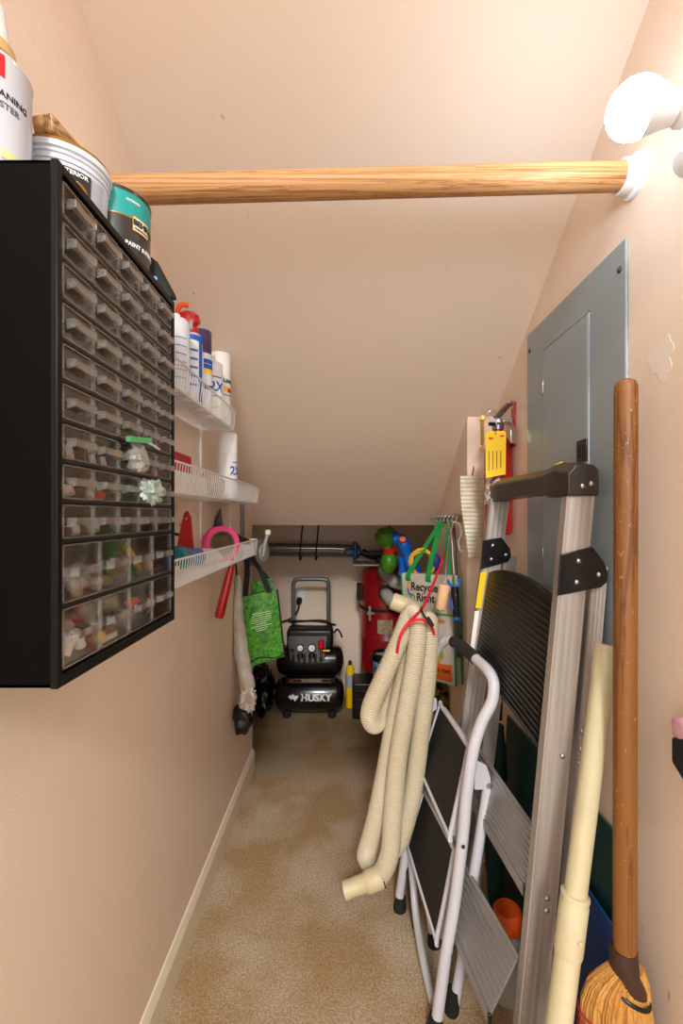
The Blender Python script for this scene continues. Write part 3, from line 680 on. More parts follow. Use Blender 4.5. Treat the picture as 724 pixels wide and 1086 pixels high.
MB().lathe([(.036, -.0155), (.040, -.0155), (.040, .0155), (.036, .0155), (.036, -.0155)], cp, axt, 40).build('core', mat('brown_card', '8A7358', .8), t)
t = thing('scissors', 'lime-handled scissors behind the pink tape roll', 'scissors', (-.40, 1.46, zb))
MB().tube(smooth_path([P(222, 570, 1.44), P(227, 566, 1.44), P(232, 569, 1.45), P(230, 577, 1.45), P(224, 578, 1.44)], 6, True), .003, 8, loop=True).build('handle', GREENP, t)
MB().tube([P(215, 577, 1.40), P(224, 577, 1.44), P(234, 576, 1.48)], .004, 8).build('blade', STEEL, t)
t = thing('trowel', 'grey pointed trowel hanging on the left wall above the pink tape', 'trowel', (XL, 1.55, 1.10))
MB().prism([Vector((XL + .006, 1.44, 1.105)), Vector((XL + .006, 1.60, 1.105)), Vector((XL + .008, 1.60, 1.17)), Vector((XL + .010, 1.565, 1.225)), Vector((XL + .008, 1.52, 1.18))], (.004, 0, 0)).build('blade', DKSTEEL, t, bevel=.001)
MB().tube([(XL + .012, 1.47, 1.12), (XL + .018, 1.50, 1.15), (XL + .014, 1.53, 1.17)], .007, 10).build('grip', DBLUE, t)
t = thing('caulk_gun', 'black caulk gun with metal lever on the lowest shelf end', 'caulk gun', (-.39, 1.58, zb))
MB().tube(smooth_path([P(241, 566, 1.50), P(250, 570, 1.58), P(262, 575, 1.66)], 6), .014, 14).build('barrel', BLACK, t)
MB().tube(smooth_path([P(244, 580, 1.50), P(251, 576, 1.50), P(257, 580, 1.50), P(256, 590, 1.50), P(248, 597, 1.50)], 6), .0032, 8).build('lever', STEEL, t)
solo(MB().prism([P(254, 580, 1.60), P(268, 572, 1.685), P(270, 586, 1.685), P(262, 592, 1.62), P(253, 596, 1.60)], (-.03, .005, 0)), 'paper_bundle', mat('wrap_paper', 'CFCBC6', .7, bump=(40, .8, .006)), 'crinkled white paper bundle at the far end of the lowest shelf', 'paper', bevel=.003)
solo(MB().box((-.44, .90, zb), (-.37, 1.0, zb + .03)), 'cream_box', mat('cream_card', 'D8CCB4', .8), 'cream box at the near end of the lowest shelf', 'box', bevel=.002)
solo(MB().blob((-.39, 1.27, zb + .024), (.028, .06, .024), 63, .35), 'white_rag', mat('white_rag', 'D5D2CC', .9, bump=(60, .8, .006)), 'bunched white rag below the pink tape', 'rag')
t = thing('hammer', 'hammer with a long red handle hanging below the lowest shelf', 'hammer', P(232, 657, 1.45))
pa = P(246, 598, 1.44); pb = P(232, 655, 1.44)
MB().tube([pa, pa.lerp(pb, .3), pa.lerp(pb, .7), pa.lerp(pb, .93), pb], [.009, .0135, .0145, .0155, .0125], 16).build('handle', RED, t)
MB().tube([pa + Vector((0, 0, -.004)), pa + Vector((-.002, 0, .035))], .006, 10).build('shank', DKSTEEL, t)
MB().tube([pa + Vector((-.03, 0, .036)), pa + Vector((.012, 0, .034))], .009, 10).build('head', DKSTEEL, t)
# grey round canister at the niche corner
t = thing('clamp_light', 'round grey canister with a pale face and white knob at the niche corner', 'canister', P(275, 600, 1.98))
cf = P(279, 586, 1.98); ax = Vector((1, -.28, .04)).normalized()
MB().lathe([(0, -.085), (.045, -.085), (.056, -.07), (.060, -.005), (.063, 0), (.060, .003), (.045, .001), (0, .001)], cf, ax, 36).build('housing', mat('grey_canister', '8C8C8A', .45, metal=.3), t)
MB().lathe([(0, .0005), (.040, .0005), (.038, .005), (0, .006)], cf, ax, 32).build('face', mat('pale_face', 'B8B4B0', .5), t)
MB().lathe([(0, .005), (.006, .005), (.005, .008), (0, .008)], cf, ax, 12).build('button', INKR, t)
MB().tube(smooth_path([P(279, 590, 1.93), P(281, 576, 1.92), P(284, 566, 1.92)], 5), [.007] * 11, 10).build('stem', GREY, t)
MB().lathe([(0, 0), (.012, 0), (.013, .01), (.011, .02), (0, .02)], P(284, 567, 1.92), (0, 0, 1), 18).build('knob', mat('cream_knob', 'DDD6C4', .5), t)
# green shopping bag
def ribbon(pts, w, th=.0012, up=(0, 0, 1)):
    return MB().tube(pts, 1, flat=(th / 2, w / 2), up=None)
def band(pts, wdir, w, th=.0015):
    """flat strap: points, width direction"""
    wd = Vector(wdir).normalized(); rings = []
    for i, p in enumerate(pts):
        p = Vector(p); a_ = Vector(pts[max(i - 1, 0)]); b_ = Vector(pts[min(i + 1, len(pts) - 1)])
        n_ = (b_ - a_).cross(wd).normalized() * th / 2
        rings.append([p - wd * w / 2 - n_, p + wd * w / 2 - n_, p + wd * w / 2 + n_, p - wd * w / 2 + n_])
    return MB().ring(rings)
t = thing('green_bag', 'bright green leaf-print shopping bag with black straps hanging in the niche', 'bag', P(277, 708, 1.8))
Yg = 1.80
fl, fr_, br, bl = P(252.5, 634, Yg), P(294, 625, Yg + .02), P(302, 696, Yg + .02), P(265, 707, Yg)
q = MB(); n = 12; rings = []
for i in range(n + 1):
    u = i / n; a_ = fl.lerp(bl, u); b_ = fr_.lerp(br, u); bulge = .022 * math.sin(math.pi * min(1, u * 1.05)) + .006
    row = [a_.lerp(b_, w_) + Vector((0, -bulge * math.sin(math.pi * w_) * .7, .002 * noise.noise(Vector((w_ * 4, u * 4, 1))))) for w_ in [k / 8 for k in range(9)]]
    back = [a_.lerp(b_, w_) + Vector((0, .012 + bulge * math.sin(math.pi * w_), 0)) for w_ in [k / 8 for k in range(8, -1, -1)]]
    rings.append(row + back)
q.ring(rings).build('bag_body', FOL, t)
for aa, b_ in ((fl, bl), (fr_, br)): MB().tube([aa + Vector((0, -.003, 0)), aa.lerp(b_, .5) + Vector((0, -.004, 0)), b_ + Vector((0, -.003, 0))], .0035, 8).build('binding', BLKC, t)
MB().tube([bl.lerp(br, k / 6) + Vector((0, -.012, .018 + .01 * math.sin(k))) for k in range(7)], .002, 6).build('binding', BLKC, t)
bk0, bk1 = P(266, 618, 1.86), P(288, 613, 1.86)
MB().hexa([bk0 + Vector((0, 0, -.07)), bk1 + Vector((.006, 0, -.07)), bk1 + Vector((.006, .004, -.07)), bk0 + Vector((0, .004, -.07))], [bk0, bk1, bk1 + Vector((0, .004, 0)), bk0 + Vector((0, .004, 0))]).build('back_panel', FOL, t)
top = P(262, 590, 1.84)
band([top, P(262, 610, 1.80), P(260, 632, Yg - .004)], (1, 0, 0), .022).build('strap', BLKC, t)
band([top + Vector((.01, .01, 0)), P(275, 603, 1.82), P(286, 628, Yg - .002)], (1, 0, .25), .020).build('strap', BLKC, t)
band([top + Vector((.02, .01, 0)), P(272, 600, 1.85), P(288, 618, 1.87)], (1, 0, .3), .016).build('strap', BLKC, t)
o_ = P(277, 657, Yg - .028); exx = (fr_ - fl).normalized(); eyy = (fl - bl).normalized()
tb = MB()
random.seed(5)
for k in range(9):
    L_ = random.uniform(.05, .085) if k not in (5, 8) else .04
    y_ = .026 - .0085 * k; tb.box((-L_ / 2, y_ - .0012, 0), (L_ / 2, y_ + .0012, .0006))
frame_map(tb, o_, exx, Vector((0, 0, 1))).build('print_block', mat('pale_green_ink', 'B8DCA8', .6), t)
# milky wrapped umbrella
t = thing('wrapped_umbrella', 'milky plastic-wrapped roll with black end behind the green bag', 'umbrella', P(259, 778, 1.76))
pts = [P(253, 610, 1.80), P(253, 650, 1.79), P(256, 690, 1.78), P(260, 712, 1.77), P(262, 728, 1.765), P(262, 748, 1.76)]
q = MB().tube(smooth_path(pts, 5), [.012 + .016 * min(1, k / 10) - (.006 if k > 20 else 0) for k in range(26)], 16)
q.map(lambda v: v + Vector((.006 * noise.noise(v * 40), .006 * noise.noise(v * 37 + Vector((5, 5, 5))), 0))); q.build('sleeve', POLY, t)
q = MB().blob(P(262, 742, 1.755), (.034, .03, .05), 71, .5, 24, 16, 2.2); q.build('crumpled_end', POLY, t)
q = MB().blob(P(257.5, 763, 1.75), (.036, .03, .055), 72, .35, 20, 14, 1.4); q.build('black_tip', BLKBAG, t)
MB().tube([P(250, 598, 1.78), P(251, 612, 1.80)], .004, 8).build('hanging_loop', BLKC, t)
# ------------------------------------------------------------------ niche: floor bag, compressor
solo(MB().blob((-.53, 2.78, .13), (.085, .13, .135), 74, .45, 30, 20, 2.0), 'bin_bag', BLKBAG, 'lumpy black bag on the floor left of the air compressor', 'bag')
CYc = 2.74
t = thing('air_compressor', 'black twin-tank air compressor with a tall handle against the back wall', 'air compressor', (-.22, CYc, 0))
def tank(x0, x1, y, z, r):
    m = MB(); L_ = x1 - x0; pr = [(0, 0), (r * .45, .004), (r * .8, .016), (r * .96, .034), (r, .05), (r, L_ - .05), (r * .96, L_ - .034), (r * .8, L_ - .016), (r * .45, L_ - .004), (0, L_)]
    return m.lathe(pr, (x0, y, z), (1, 0, 0), 36)
TKB = mat('tank_black', '101012', .22, coat=.4)
tank(-.435, -.015, CYc, .125, .1).build('tank', TKB, t)
tank(-.43, -.02, CYc + .015, .325, .088).build('tank', TKB, t)
MB().box((-.36, CYc - .09, .215), (-.07, CYc + .06, .25)).build('cradle', BLACK, t, bevel=.004)
nm = MB().box((-.345, CYc - .098, .222), (-.085, CYc - .088, .250)).build('name_plate', BLACK2, t, bevel=.001)
pl = MB()
for a_, b_, c_, d_ in ((-.315, -.098, .2265, .2275), (-.315, -.098, .2455, .2465), (-.315, -.314, .2265, .2465), (-.099, -.098, .2265, .2465)): pl.box((a_, CYc - .0992, c_), (b_, CYc - .098, d_))
pl.build('plate_outline', mat('copper_ink', 'B09A86', .5), nm)
MB().box((-.335, CYc - .0992, .2275), (-.32, CYc - .098, .2455)).build('plate_mark', INKR, nm)
frame_map(text_geo('PLUNDERERS', .020, .02), (-.207, CYc - .0992, .236), (1, 0, 0), (0, 0, 1)).build('lettering', mat('copper_ink', 'B09A86', .5), nm)
def ontank(mb, z0, y, zc, r): return mb.map(lambda v: (v.x, y - (r + .0006 + v.z) * math.cos((v.y + z0) / r), zc + (r + .0006) * math.sin((v.y + z0) / r)))
q = text_geo('HUSKY', .058, .03); q.map(lambda v: (v.x * .98 - .182, v.y, v.z)); q.v, q.f = [v + Vector((dx, 0, 0)) for dx in (-.0016, 0, .0016) for v in q.v], [tuple(i + k * len(q.v) for i in f) for k in range(3) for f in q.f]; ontank(q, .012, CYc, .125, .1).build('lettering', INKW, t)
q = MB().prism([(-.345, .010, 0), (-.333, .022, 0), (-.322, .020, 0), (-.318, .030, 0), (-.308, .018, 0), (-.285, .018, 0), (-.288, .006, 0), (-.296, -.002, 0), (-.305, -.014, 0), (-.309, -.004, 0), (-.322, .002, 0), (-.330, -.006, 0), (-.332, .004, 0)], (0, 0, .0006)); ontank(q, .006, CYc, .125, .1).build('emblem', INKW, t)
for x in (-.36, -.09): MB().lathe([(0, 0), (.022, 0), (.026, .012), (.022, .04), (0, .04)], (x, CYc - .04, 0.001), seg=20).build('rubber_foot', RUB, t)
for x in (-.40, -.05): MB().lathe([(0, -.018), (.05, -.018), (.055, -.01), (.055, .01), (.05, .018), (0, .018)], (x, CYc + .12, .056), (1, 0, 0), 28).build('wheel', RUB, t)
MB().box((-.36, CYc - .055, .40), (-.085, CYc + .075, .525)).build('shroud', BLACK, t, bevel=.02, seg=3)
MB().prism([(-.35, CYc - .06, .49), (-.345, CYc - .10, .47), (-.335, CYc - .105, .36), (-.30, CYc - .095, .34), (-.16, CYc - .095, .34), (-.13, CYc - .105, .36), (-.12, CYc - .10, .47), (-.115, CYc - .06, .49)][::-1], (0, .03, 0)).build('control_panel', mat('panel_black', '17181A', .4), t, bevel=.004)
for k in range(6): MB().box((-.32 + k * .032, CYc - .112, .35), (-.306 + k * .032, CYc - .10, .395)).build('grille_fin', BLACK, t, bevel=.003)
for x, r_ in ((-.272, .017), (-.205, .020)):
    gq = MB().lathe([(0, 0), (r_ + .003, 0), (r_ + .003, .014), (r_, .016), (0, .016)], (x, CYc - .105, .432), (0, -1, .1), 24).build('gauge', RUB, t)
    MB().lathe([(0, .0162), (r_ - .001, .0162), (0, .0168)], (x, CYc - .105, .432), (0, -1, .1), 24).build('dial', INKW, gq)
    MB().box((x - .001, CYc - .1235, .430), (x + .010, CYc - .1222, .4325)).build('needle', INK, gq)
    MB().lathe([(0, 0), (.018, 0), (.018, .02), (0, .02)], (x, CYc - .112, .40), (0, -.2, -1), 18).build('regulator_knob', BLACK, t)
MB().lathe([(0, 0), (.017, 0), (.019, .005), (.017, .012), (.019, .016), (.018, .04), (0, .042)], (-.150, CYc - .125, .440), (0, 0, 1), 20).build('red_knob', REDP, t)
MB().tube([(-.150, CYc - .125, .44), (-.150, CYc - .125, .385)], .007, 10).build('stem', BRASS, t)
MB().tube([(-.14, CYc - .125, .42), (-.10, CYc - .125, .42)], .009, 10).build('coupler', BRASS, t)
MB().tube([(-.34, CYc - .09, .415), (-.31, CYc - .115, .42)], .008, 10).build('valve', BRASS, t)
pts = [(-.335, CYc + .07, .40), (-.335, CYc + .07, .75), (-.330, CYc + .07, .785), (-.305, CYc + .07, .805), (-.145, CYc + .07, .805), (-.12, CYc + .07, .785), (-.115, CYc + .07, .75), (-.115, CYc + .07, .40)]
MB().tube(smooth_path(pts, 5), .0125, 14).build('handle', mat('grey_handle', '6E7276', .35, metal=.5), t)
pts = [(-.34, CYc - .03, .535), (-.30, CYc - .06, .55), (-.18, CYc - .06, .54), (-.09, CYc - .03, .545), (-.08, CYc + .03, .535), (-.2, CYc + .05, .55), (-.33, CYc + .03, .55), (-.35, CYc, .56), (-.26, CYc - .05, .575), (-.12, CYc - .04, .57), (-.085, CYc - .02, .50), (-.06, CYc - .03, .52), (-.04, CYc - .04, .50), (-.03, CYc - .05, .475)]
MB().tube(smooth_path(pts, 6), .006, 8).build('power_cord', RUB, t)
# outlet
t = thing('wall_outlet', 'white outlet plate on the back wall behind the compressor handle', 'outlet', (-.31, YB, .60))
MB().box((-.338, YB - .006, .600), (-.275, YB - .0002, .715)).build('plate', WHITE, t, bevel=.003)
t = thing('plug_cord', 'black plug and cord running left from the white outlet', 'cord', (-.318, YB - .006, .62))
MB().lathe([(0, 0), (.020, 0), (.018, .03), (.010, .04), (0, .04)], (-.318, YB - .007, .64), (0, -1, -.3), 16).build('plug', RUB, t)
MB().tube(smooth_path([(-.318, YB - .045, .62), (-.325, YB - .04, .58), (-.36, YB - .03, .53), (-.43, YB - .03, .50), (-.5, YB - .03, .49)], 6), .005, 8).build('cable', RUB, t)
# yellow torch cylinder
t = thing('gas_cylinder', 'slim yellow gas cylinder with grey label beside the air compressor', 'gas cylinder', (.018, 2.84, 0))
MB().lathe([(0, .002), (.026, 0.002), (.027, .006), (.027, .235), (.022, .258), (.012, .266), (0, .266)], (.018, 2.84, 0), seg=24).build('cylinder', YEL, t)
MB().lathe([(.027, .13), (.0275, .13), (.0275, .21), (.027, .21), (.027, .13)], (.018, 2.84, 0), seg=24).build('label', mat('grey_label', 'A8ACB8', .4), t)
MB().lathe([(0, .264), (.012, .264), (.012, .285), (.007, .292), (0, .292)], (.018, 2.84, 0), seg=14).build('valve', BLACK, t)
# black case under vacuum, crate, pail
t = thing('black_case', 'black plastic case on the carpet under the maroon canister', 'case', (.10, 2.75, 0))
MB().box((.032, 2.66, .001), (.165, 2.84, .215)).build('shell', BLACK, t, bevel=.012, seg=3)
for z in (.06, .11, .16): MB().box((.045, 2.655, z), (.15, 2.662, z + .012)).build('rib', BLACK2, t, bevel=.002)
solo(MB().box((.17, 2.52, .001), (.31, 2.655, .225)), 'black_crate', BLACK, 'black crate carrying the small teal-labelled pail', 'crate', bevel=.008)
c = (.212, 2.59, .227)
t = thing('small_pail', 'white pail with teal label and open black rim behind the hose', 'pail', c)
MB().lathe([(0, 0), (.060, 0), (.066, .15), (.070, .155), (.072, .19), (.062, .19), (.058, .175), (0, .172)], c, seg=36).build('pail', mat('pail_white', 'C4BEB8', .4), t)
MB().lathe([(.0705, .152), (.0735, .155), (.075, .188), (.070, .193), (.056, .190), (.054, .178), (.0705, .152)], c, seg=36).build('rim', BLACK2, t)
MB().lathe([(.0635, .085), (.0640, .085), (.0685, .150), (.066, .150), (.0635, .085)], c, seg=36).build('label', mat('teal_label', '1E6A86', .4, vary=(40, .1, '7CB0C0')), t)
# central vacuum canister
VX, VY = .245, 2.82
t = thing('vacuum_canister', 'tall maroon central vacuum canister mounted in the niche', 'vacuum cleaner', (VX, VY, .25))
MB().lathe([(0, .255), (.150, .255), (.160, .262), (.162, .275), (.160, .285), (.160, .455), (.163, .458), (.163, .466), (.160, .470), (.160, .63), (.165, .634), (.165, .645), (.160, .648), (.160, .845), (.155, .862), (.140, .870), (.118, .874), (.114, .900), (0, .900)], (VX, VY, 0), seg=56).build('canister', VACR, t)
MB().lathe([(.160, .632), (.1675, .632), (.1675, .648), (.160, .648), (.160, .632)], (VX, VY, 0), seg=56).build('rubber_band', RUB, t)
MB().box((VX - .12, VY - .178, .585), (VX - .105, VY - .14, .67)).build('latch', STEEL, t, bevel=.002)
MB().box((VX - .13, VY - .172, .62), (VX - .085, VY - .15, .635)).build('latch_lever', STEEL, t, bevel=.002)
MB().box((VX - .185, VY - .05, .68), (VX - .15, VY + .03, .78)).build('switch_box', RUB, t, bevel=.004)
cyl_map(patch(.09, .082, .0006), (VX, VY, 0), .1605, R(-98), .545).build('label', mat('tan_label', 'BCA88A', .6, vary=(60, .15, '8C7A60')), t)
for z, x0 in ((.862, .0), (.735, .01)):
    pts = smooth_path([(VX + x0 - .03, VY - .13, z + .02), (VX + x0 - .02, VY - .20, z), (VX + x0 + .02, VY - .245, z - .035), (VX + x0 + .07, VY - .25, z - .05)], 6)
    MB().tube(pts, .036, 20).build('elbow', GREY, t); 
    MB().lathe([(.037, 0), (.043, 0), (.043, .02), (.037, .02), (.037, 0)], (VX + x0 - .028, VY - .155, z + .014), (0, -1, -.2), 24).build('clamp_ring', DKSTEEL, t)
MB().tube([(VX + .06, VY - .25, .813), (VX + .19, VY - .25, .813)], .028, 18).build('pipe', STEEL, t)
MB().box((.035, VY - .13, .903), (VX + .02, VY + .10, .909)).build('top_plate', mat('white_sheet', 'CFCBC4', .5), t)
# duct pipe with hanging hooks
t = thing('vacuum_wand', 'long grey tube hung in wire hooks across the top of the niche', 'pipe', (-.15, 2.90, .96))
MB().tube([(-.62, 2.88, .985), (-.1, 2.90, .980), (.08, 2.91, .972)], .042, 20).build('pipe', mat('grey_tube', '77726E', .35, metal=.3), t)
MB().tube([(-.62, 2.83, 1.0), (-.1, 2.85, .995), (.05, 2.86, .987)], .012, 10).build('rod', STEEL, t)
for x in (-.285, -.185):
    t = thing('wire_hook', ('left', 'right')[x > -.2] + ' of two thin black wire hooks around the grey tube in the niche', 'hook', (x, 2.86, ZS(YE)), group='black wire hooks holding the tube')
    MB().tube(smooth_path([(x, 2.90, ZS(YE)), (x + .004, 2.83, 1.12), (x - .006, 2.825, 1.0), (x - .012, 2.83, .93), (x - .010, 2.88, .925), (x - .006, 2.93, .95)], 6), .0045, 8).build('wire', RUB, t)
t = thing('bar_clamp', 'dark blue bar clamp on the grey tube near the maroon canister', 'clamp', (.03, 2.78, .93))
MB().box((-.015, 2.80, .955), (.085, 2.84, .995)).build('jaw', DBLUE, t, bevel=.008)
MB().box((.035, 2.795, .925), (.065, 2.845, 1.04)).build('head', DBLUE, t, bevel=.010)
t = thing('heat_gun', 'black power tool lying on the white plate over the canister', 'power tool', (.18, 2.80, .91))
MB().tube(smooth_path([(.09, 2.83, .975), (.14, 2.82, .955), (.20, 2.80, .945), (.27, 2.79, .95)], 5), [.022] * 16, 14).build('body', BLACK, t)
MB().box((.13, 2.74, .960), (.30, 2.84, .985)).build('top_shell', mat('brown_grey', '4A4038', .5), t, bevel=.01)
MB().box((.18, 2.76, .9095), (.25, 2.82, .955)).build('grip', BLACK, t, bevel=.01)
# toy water blaster
Yt = 2.38
t = thing('toy_water_gun', 'lime green and blue toy water gun with orange cap above the canister', 'toy', P(415, 600, Yt))
ctr = P(411, 585, Yt)
MB().lathe([(0, .150), (.035, .145), (.062, .115), (.060, .085), (.036, .058), (.022, .045), (.022, .03)], P(412, 589, Yt), (-.12, 0, 1), 28).build('tank', GREENP, t)
MB().lathe([(.022, .035), (.030, .03), (.036, .02), (.033, .008), (.022, .004)], P(413, 588, Yt), (0, 0, 1), 28).build('collar', REDP, t)
MB().lathe([(.022, .01), (.038, -.01), (.046, -.04), (.036, -.075), (.015, -.10), (0, -.102)], P(413, 588, Yt), (.1, 0, 1), 28).build('tank', GREENP, t)
pts = smooth_path([P(417, 572, Yt - .03), P(424, 571, Yt - .04), P(430, 582, Yt - .04), P(434, 596, Yt - .03), P(442, 607, Yt)], 5)
MB().tube(pts, [.031 + .004 * math.sin(k * .9) for k in range(len(pts))], 16).build('body', BLUE, t)
MB().tube(smooth_path([P(425, 590, Yt - .02), P(427, 600, Yt - .01), P(426, 610, Yt)], 4), .022, 14).build('grip', BLUE, t)
MB().lathe([(0, 0), (.018, 0), (.018, .03), (.014, .036), (0, .036)], P(426, 573, Yt - .055), (0, -1, .25), 20).build('cap', ORANGE, t)
MB().tube(smooth_path([P(412, 562, Yt), P(413, 558, Yt), Vector((.218, Yt, ZS(YE)))], 3), .003, 8).build('hanging_cord', RUB, t)
# ------------------------------------------------------------------ hook rail + hanging things on the pier
t = thing('hook_rail', 'steel rail of small hooks on the side of the right pier', 'hook rail', (PX, 1.85, 1.17))
MB().box((PX - .004, 1.61, 1.178), (PX - .0002, 2.08, 1.205)).build('rail', ALU2, t, bevel=.001)
for k in range(7):
    y = 1.64 + .068 * k
    MB().tube(smooth_path([(PX - .004, y, 1.20), (PX - .016, y, 1.197), (PX - .020, y, 1.185), (PX - .026, y, 1.175), (PX - .034, y, 1.18), (PX - .036, y, 1.192)], 4), .003, 8).build('hook', STEEL, t)
t = thing('recycling_bag', 'white reusable bag with green trim lettered Recycle Right hanging from hooks', 'bag', (.31, 1.69, .6))
FL, FR = Vector((.213, 1.78, .975)), Vector((.372, 1.59, .988)); BLb, BRb = Vector((.235, 1.78, .585)), Vector((.382, 1.59, .600))
nn = Vector((.766, .645, 0)) * .035; nf = -Vector((.766, .645, 0))
rings = []
for i in range(11):
    u = i / 10; a_ = FL.lerp(BLb, u); b_ = FR.lerp(BRb, u); bl_ = .012 * math.sin(math.pi * u)
    rings.append([a_.lerp(b_, w_ / 6) + nf * bl_ * math.sin(math.pi * w_ / 6) for w_ in range(7)] + [b_ + nn * .5 + Vector((-.004, .003, 0)), b_ + nn] + [b_.lerp(a_, w_ / 6) + nn for w_ in range(1, 7)])
BAGM = mat('woven_white_bag', 'CFC8BE', .6, vary=(20, .3, 'B0A698'), bump=(30, .6, .004)); MB().ring(rings).build('bag_body', BAGM, t)
GB = mat('green_binding', '0E8038', .6)
for a_, b_ in ((FL, BLb), (FR, BRb), (FR + nn, BRb + nn)): MB().tube([a_, a_.lerp(b_, .5), b_], .0038, 8).build('binding', GB, t)
ex = (FR - FL).normalized(); 
def onbag(mb, u, v, off=.004):
    """origin at fraction u along and v down the front; text is laid on the bulging front"""
    def f(p):
        uu = u + p.x / .248; vv = v - p.y / .39
        a_ = FL.lerp(BLb, vv); b_ = FR.lerp(BRb, vv)
        return a_.lerp(b_, uu) + nf * (.012 * math.sin(math.pi * max(0, min(1, vv))) * math.sin(math.pi * max(0, min(1, uu))) + off * .35 + p.z)
    return mb.map(f)
onbag(text_geo('Recycle', .043, .02), .47, .125).build('lettering', INK, t)
onbag(text_geo('Right', .043, .02), .50, .225).build('lettering', INK, t)
onbag(annulus(.013, .019, .0006, 16, 90, 270), .20, .12).build('emblem', mat('amber_ink', 'E0981A', .6), t)
onbag(annulus(.010, .016, .0006, 16, 150, 300), .19, .17).build('emblem', INKB, t)
onbag(annulus(.007, .013, .0006, 16, -30, 200), .24, .23).build('emblem', INKG, t)
onbag(MB().ring([[(x, -.0035, 0), (x, .0035, 0), (x, .0035, .0006), (x, -.0035, .0006)] for x in [-.12 + .024 * k for k in range(11)]]), .5, .36).build('green_line', INKG, t)
onbag(MB().ring([[(x, -.030 + x * .05, 0), (x, .030 + x * .05, 0), (x, .030 + x * .05, .0006), (x, -.030 + x * .05, .0006)] for x in [-.075 + .0145 * k for k in range(11)]]), .66, .90).build('orange_banner', mat('orange_ink', 'E0661C', .6), t)
onbag(text_geo('REAL-TIME', .018, .03), .74, .885, .007).build('lettering', mat('brown_ink', '6A2A10', .6), t)
q = MB(); yb = []
for k in range(18):
    a_ = 2 * math.pi * k / 18; rr = 1 + .22 * math.sin(3 * a_ + 1); yb.append(Vector((.022 * rr * math.cos(a_), .036 * rr * math.sin(a_), 0)))
onbag(q.prism(yb, (0, 0, .0006)), .70, .735).build('yellow_print', mat('mustard_ink', 'C8A80C', .6, vary=(60, .1, '8A7A10')), t)
onbag(text_geo('Solo', .016, .05), .80, .42, .006).build('lettering', mat('orange_ink', 'E0661C', .6), t)
hk = Vector((PX - .032, 1.84, 1.178)); hk2 = Vector((PX - .032, 1.705, 1.178))
for a_, b_ in ((FL.lerp(FR, .16), hk), (FL.lerp(FR, .55), hk + Vector((0, -.012, 0))), (FL.lerp(FR, .80) + nn, hk2)):
    band(smooth_path([a_ + Vector((0, 0, -.03)), a_, a_.lerp(b_, .5) + Vector((-.004, 0, -.004)), b_], 4), ex, .024).build('strap', GREENW, t)
# yellow cord coil poking from the bag
t = thing('rope_coil', 'coiled yellow cord in the mouth of the Recycle Right bag', 'cord', (.29, 1.77, .98))
random.seed(8)
pts = []
for k in range(60):
    a_ = k * 2 * math.pi / 12; rr = .048 + .006 * math.sin(k * .7); cc_ = P(447, 597, 1.80)
    pts.append(cc_ + Vector((rr * math.cos(a_) * .9, .012 * math.sin(k * 1.3), rr * math.sin(a_) + .004 * math.sin(k * .5))))
MB().tube(smooth_path(pts, 3), .0038, 8).build('coil', YELC, t)
solo(MB().blob(P(462, 596, 1.80), (.02, .02, .035), 77, .2), 'indigo_pouch', mat('indigo_cloth', '2A2A78', .7), 'small indigo pouch beside the yellow cord', 'pouch')
# paint roller
t = thing('paint_roller', 'peach paint roller hanging in front of the Recycle Right bag', 'paint roller', P(467, 650, 1.50))
a_, b_ = P(471.5, 620, 1.50), P(466.8, 646, 1.50); ax = (b_ - a_).normalized(); L_ = (b_ - a_).length
MB().lathe([(0, 0), (.015, 0), (.0175, .004), (.0175, L_ - .004), (.016, L_), (.0115, L_), (.0105, L_ - .006), (0, L_ - .006)], a_, ax, 28).build('sleeve', mat('peach_foam', 'E6B98E', .9, bump=(200, .6, .002)), t)
MB().lathe([(.009, L_ - .008), (.0125, L_ - .008), (.0125, L_ + .002), (.009, L_ + .002), (.009, L_ - .008)], a_, ax, 24).build('ring', STEEL, t)
MB().tube(smooth_path([a_ - ax * -.004, a_ - ax * .012, P(473, 600, 1.53), P(475, 580, 1.60), (PX - .030, 1.64, 1.178)], 5), .003, 8).build('frame', STEEL, t)
# pruners
t = thing('hedge_shears', 'black and blue handled cutter hanging beside the white bag', 'garden tool', P(484, 690, 1.545))
Y_ = 1.545
MB().tube(smooth_path([P(474.5, 615, Y_), P(478, 621, Y_), P(483, 623, Y_), P(487, 619, Y_), P(485.5, 614, Y_)], 5), .005, 10).build('blue_grip', BLUE, t)
MB().tube([P(482, 622, Y_), P(482.5, 632, Y_), P(483.5, 645, Y_), P(484, 654, Y_)], [.013, .014, .012, .012], 14).build('handle', BLACK, t)
MB().tube([P(478.5, 634, Y_ + .004), P(479.5, 640, Y_), P(479.5, 646, Y_)], .006, 10).build('inlay', BLUE, t)
MB().tube([P(484, 654, Y_), P(484, 657, Y_)], .013, 14).build('collar', BLUE, t)
MB().tube([P(484, 656, Y_), P(485, 680, Y_), P(486, 697, Y_)], 1, flat=(.009, .004)).build('blade', DKSTEEL, t)
MB().lathe([(0, 0), (.004, 0), (.003, .002), (0, .002)], P(483, 631, Y_ - .013), (0, -1, 0), 12).build('pivot', STEEL, t)
MB().tube(smooth_path([P(485.5, 614, Y_), P(484, 600, 1.56), P(483, 575, 1.60), (PX - .030, 1.64, 1.178)], 4), .0018, 6).build('cord', BLKC, t)
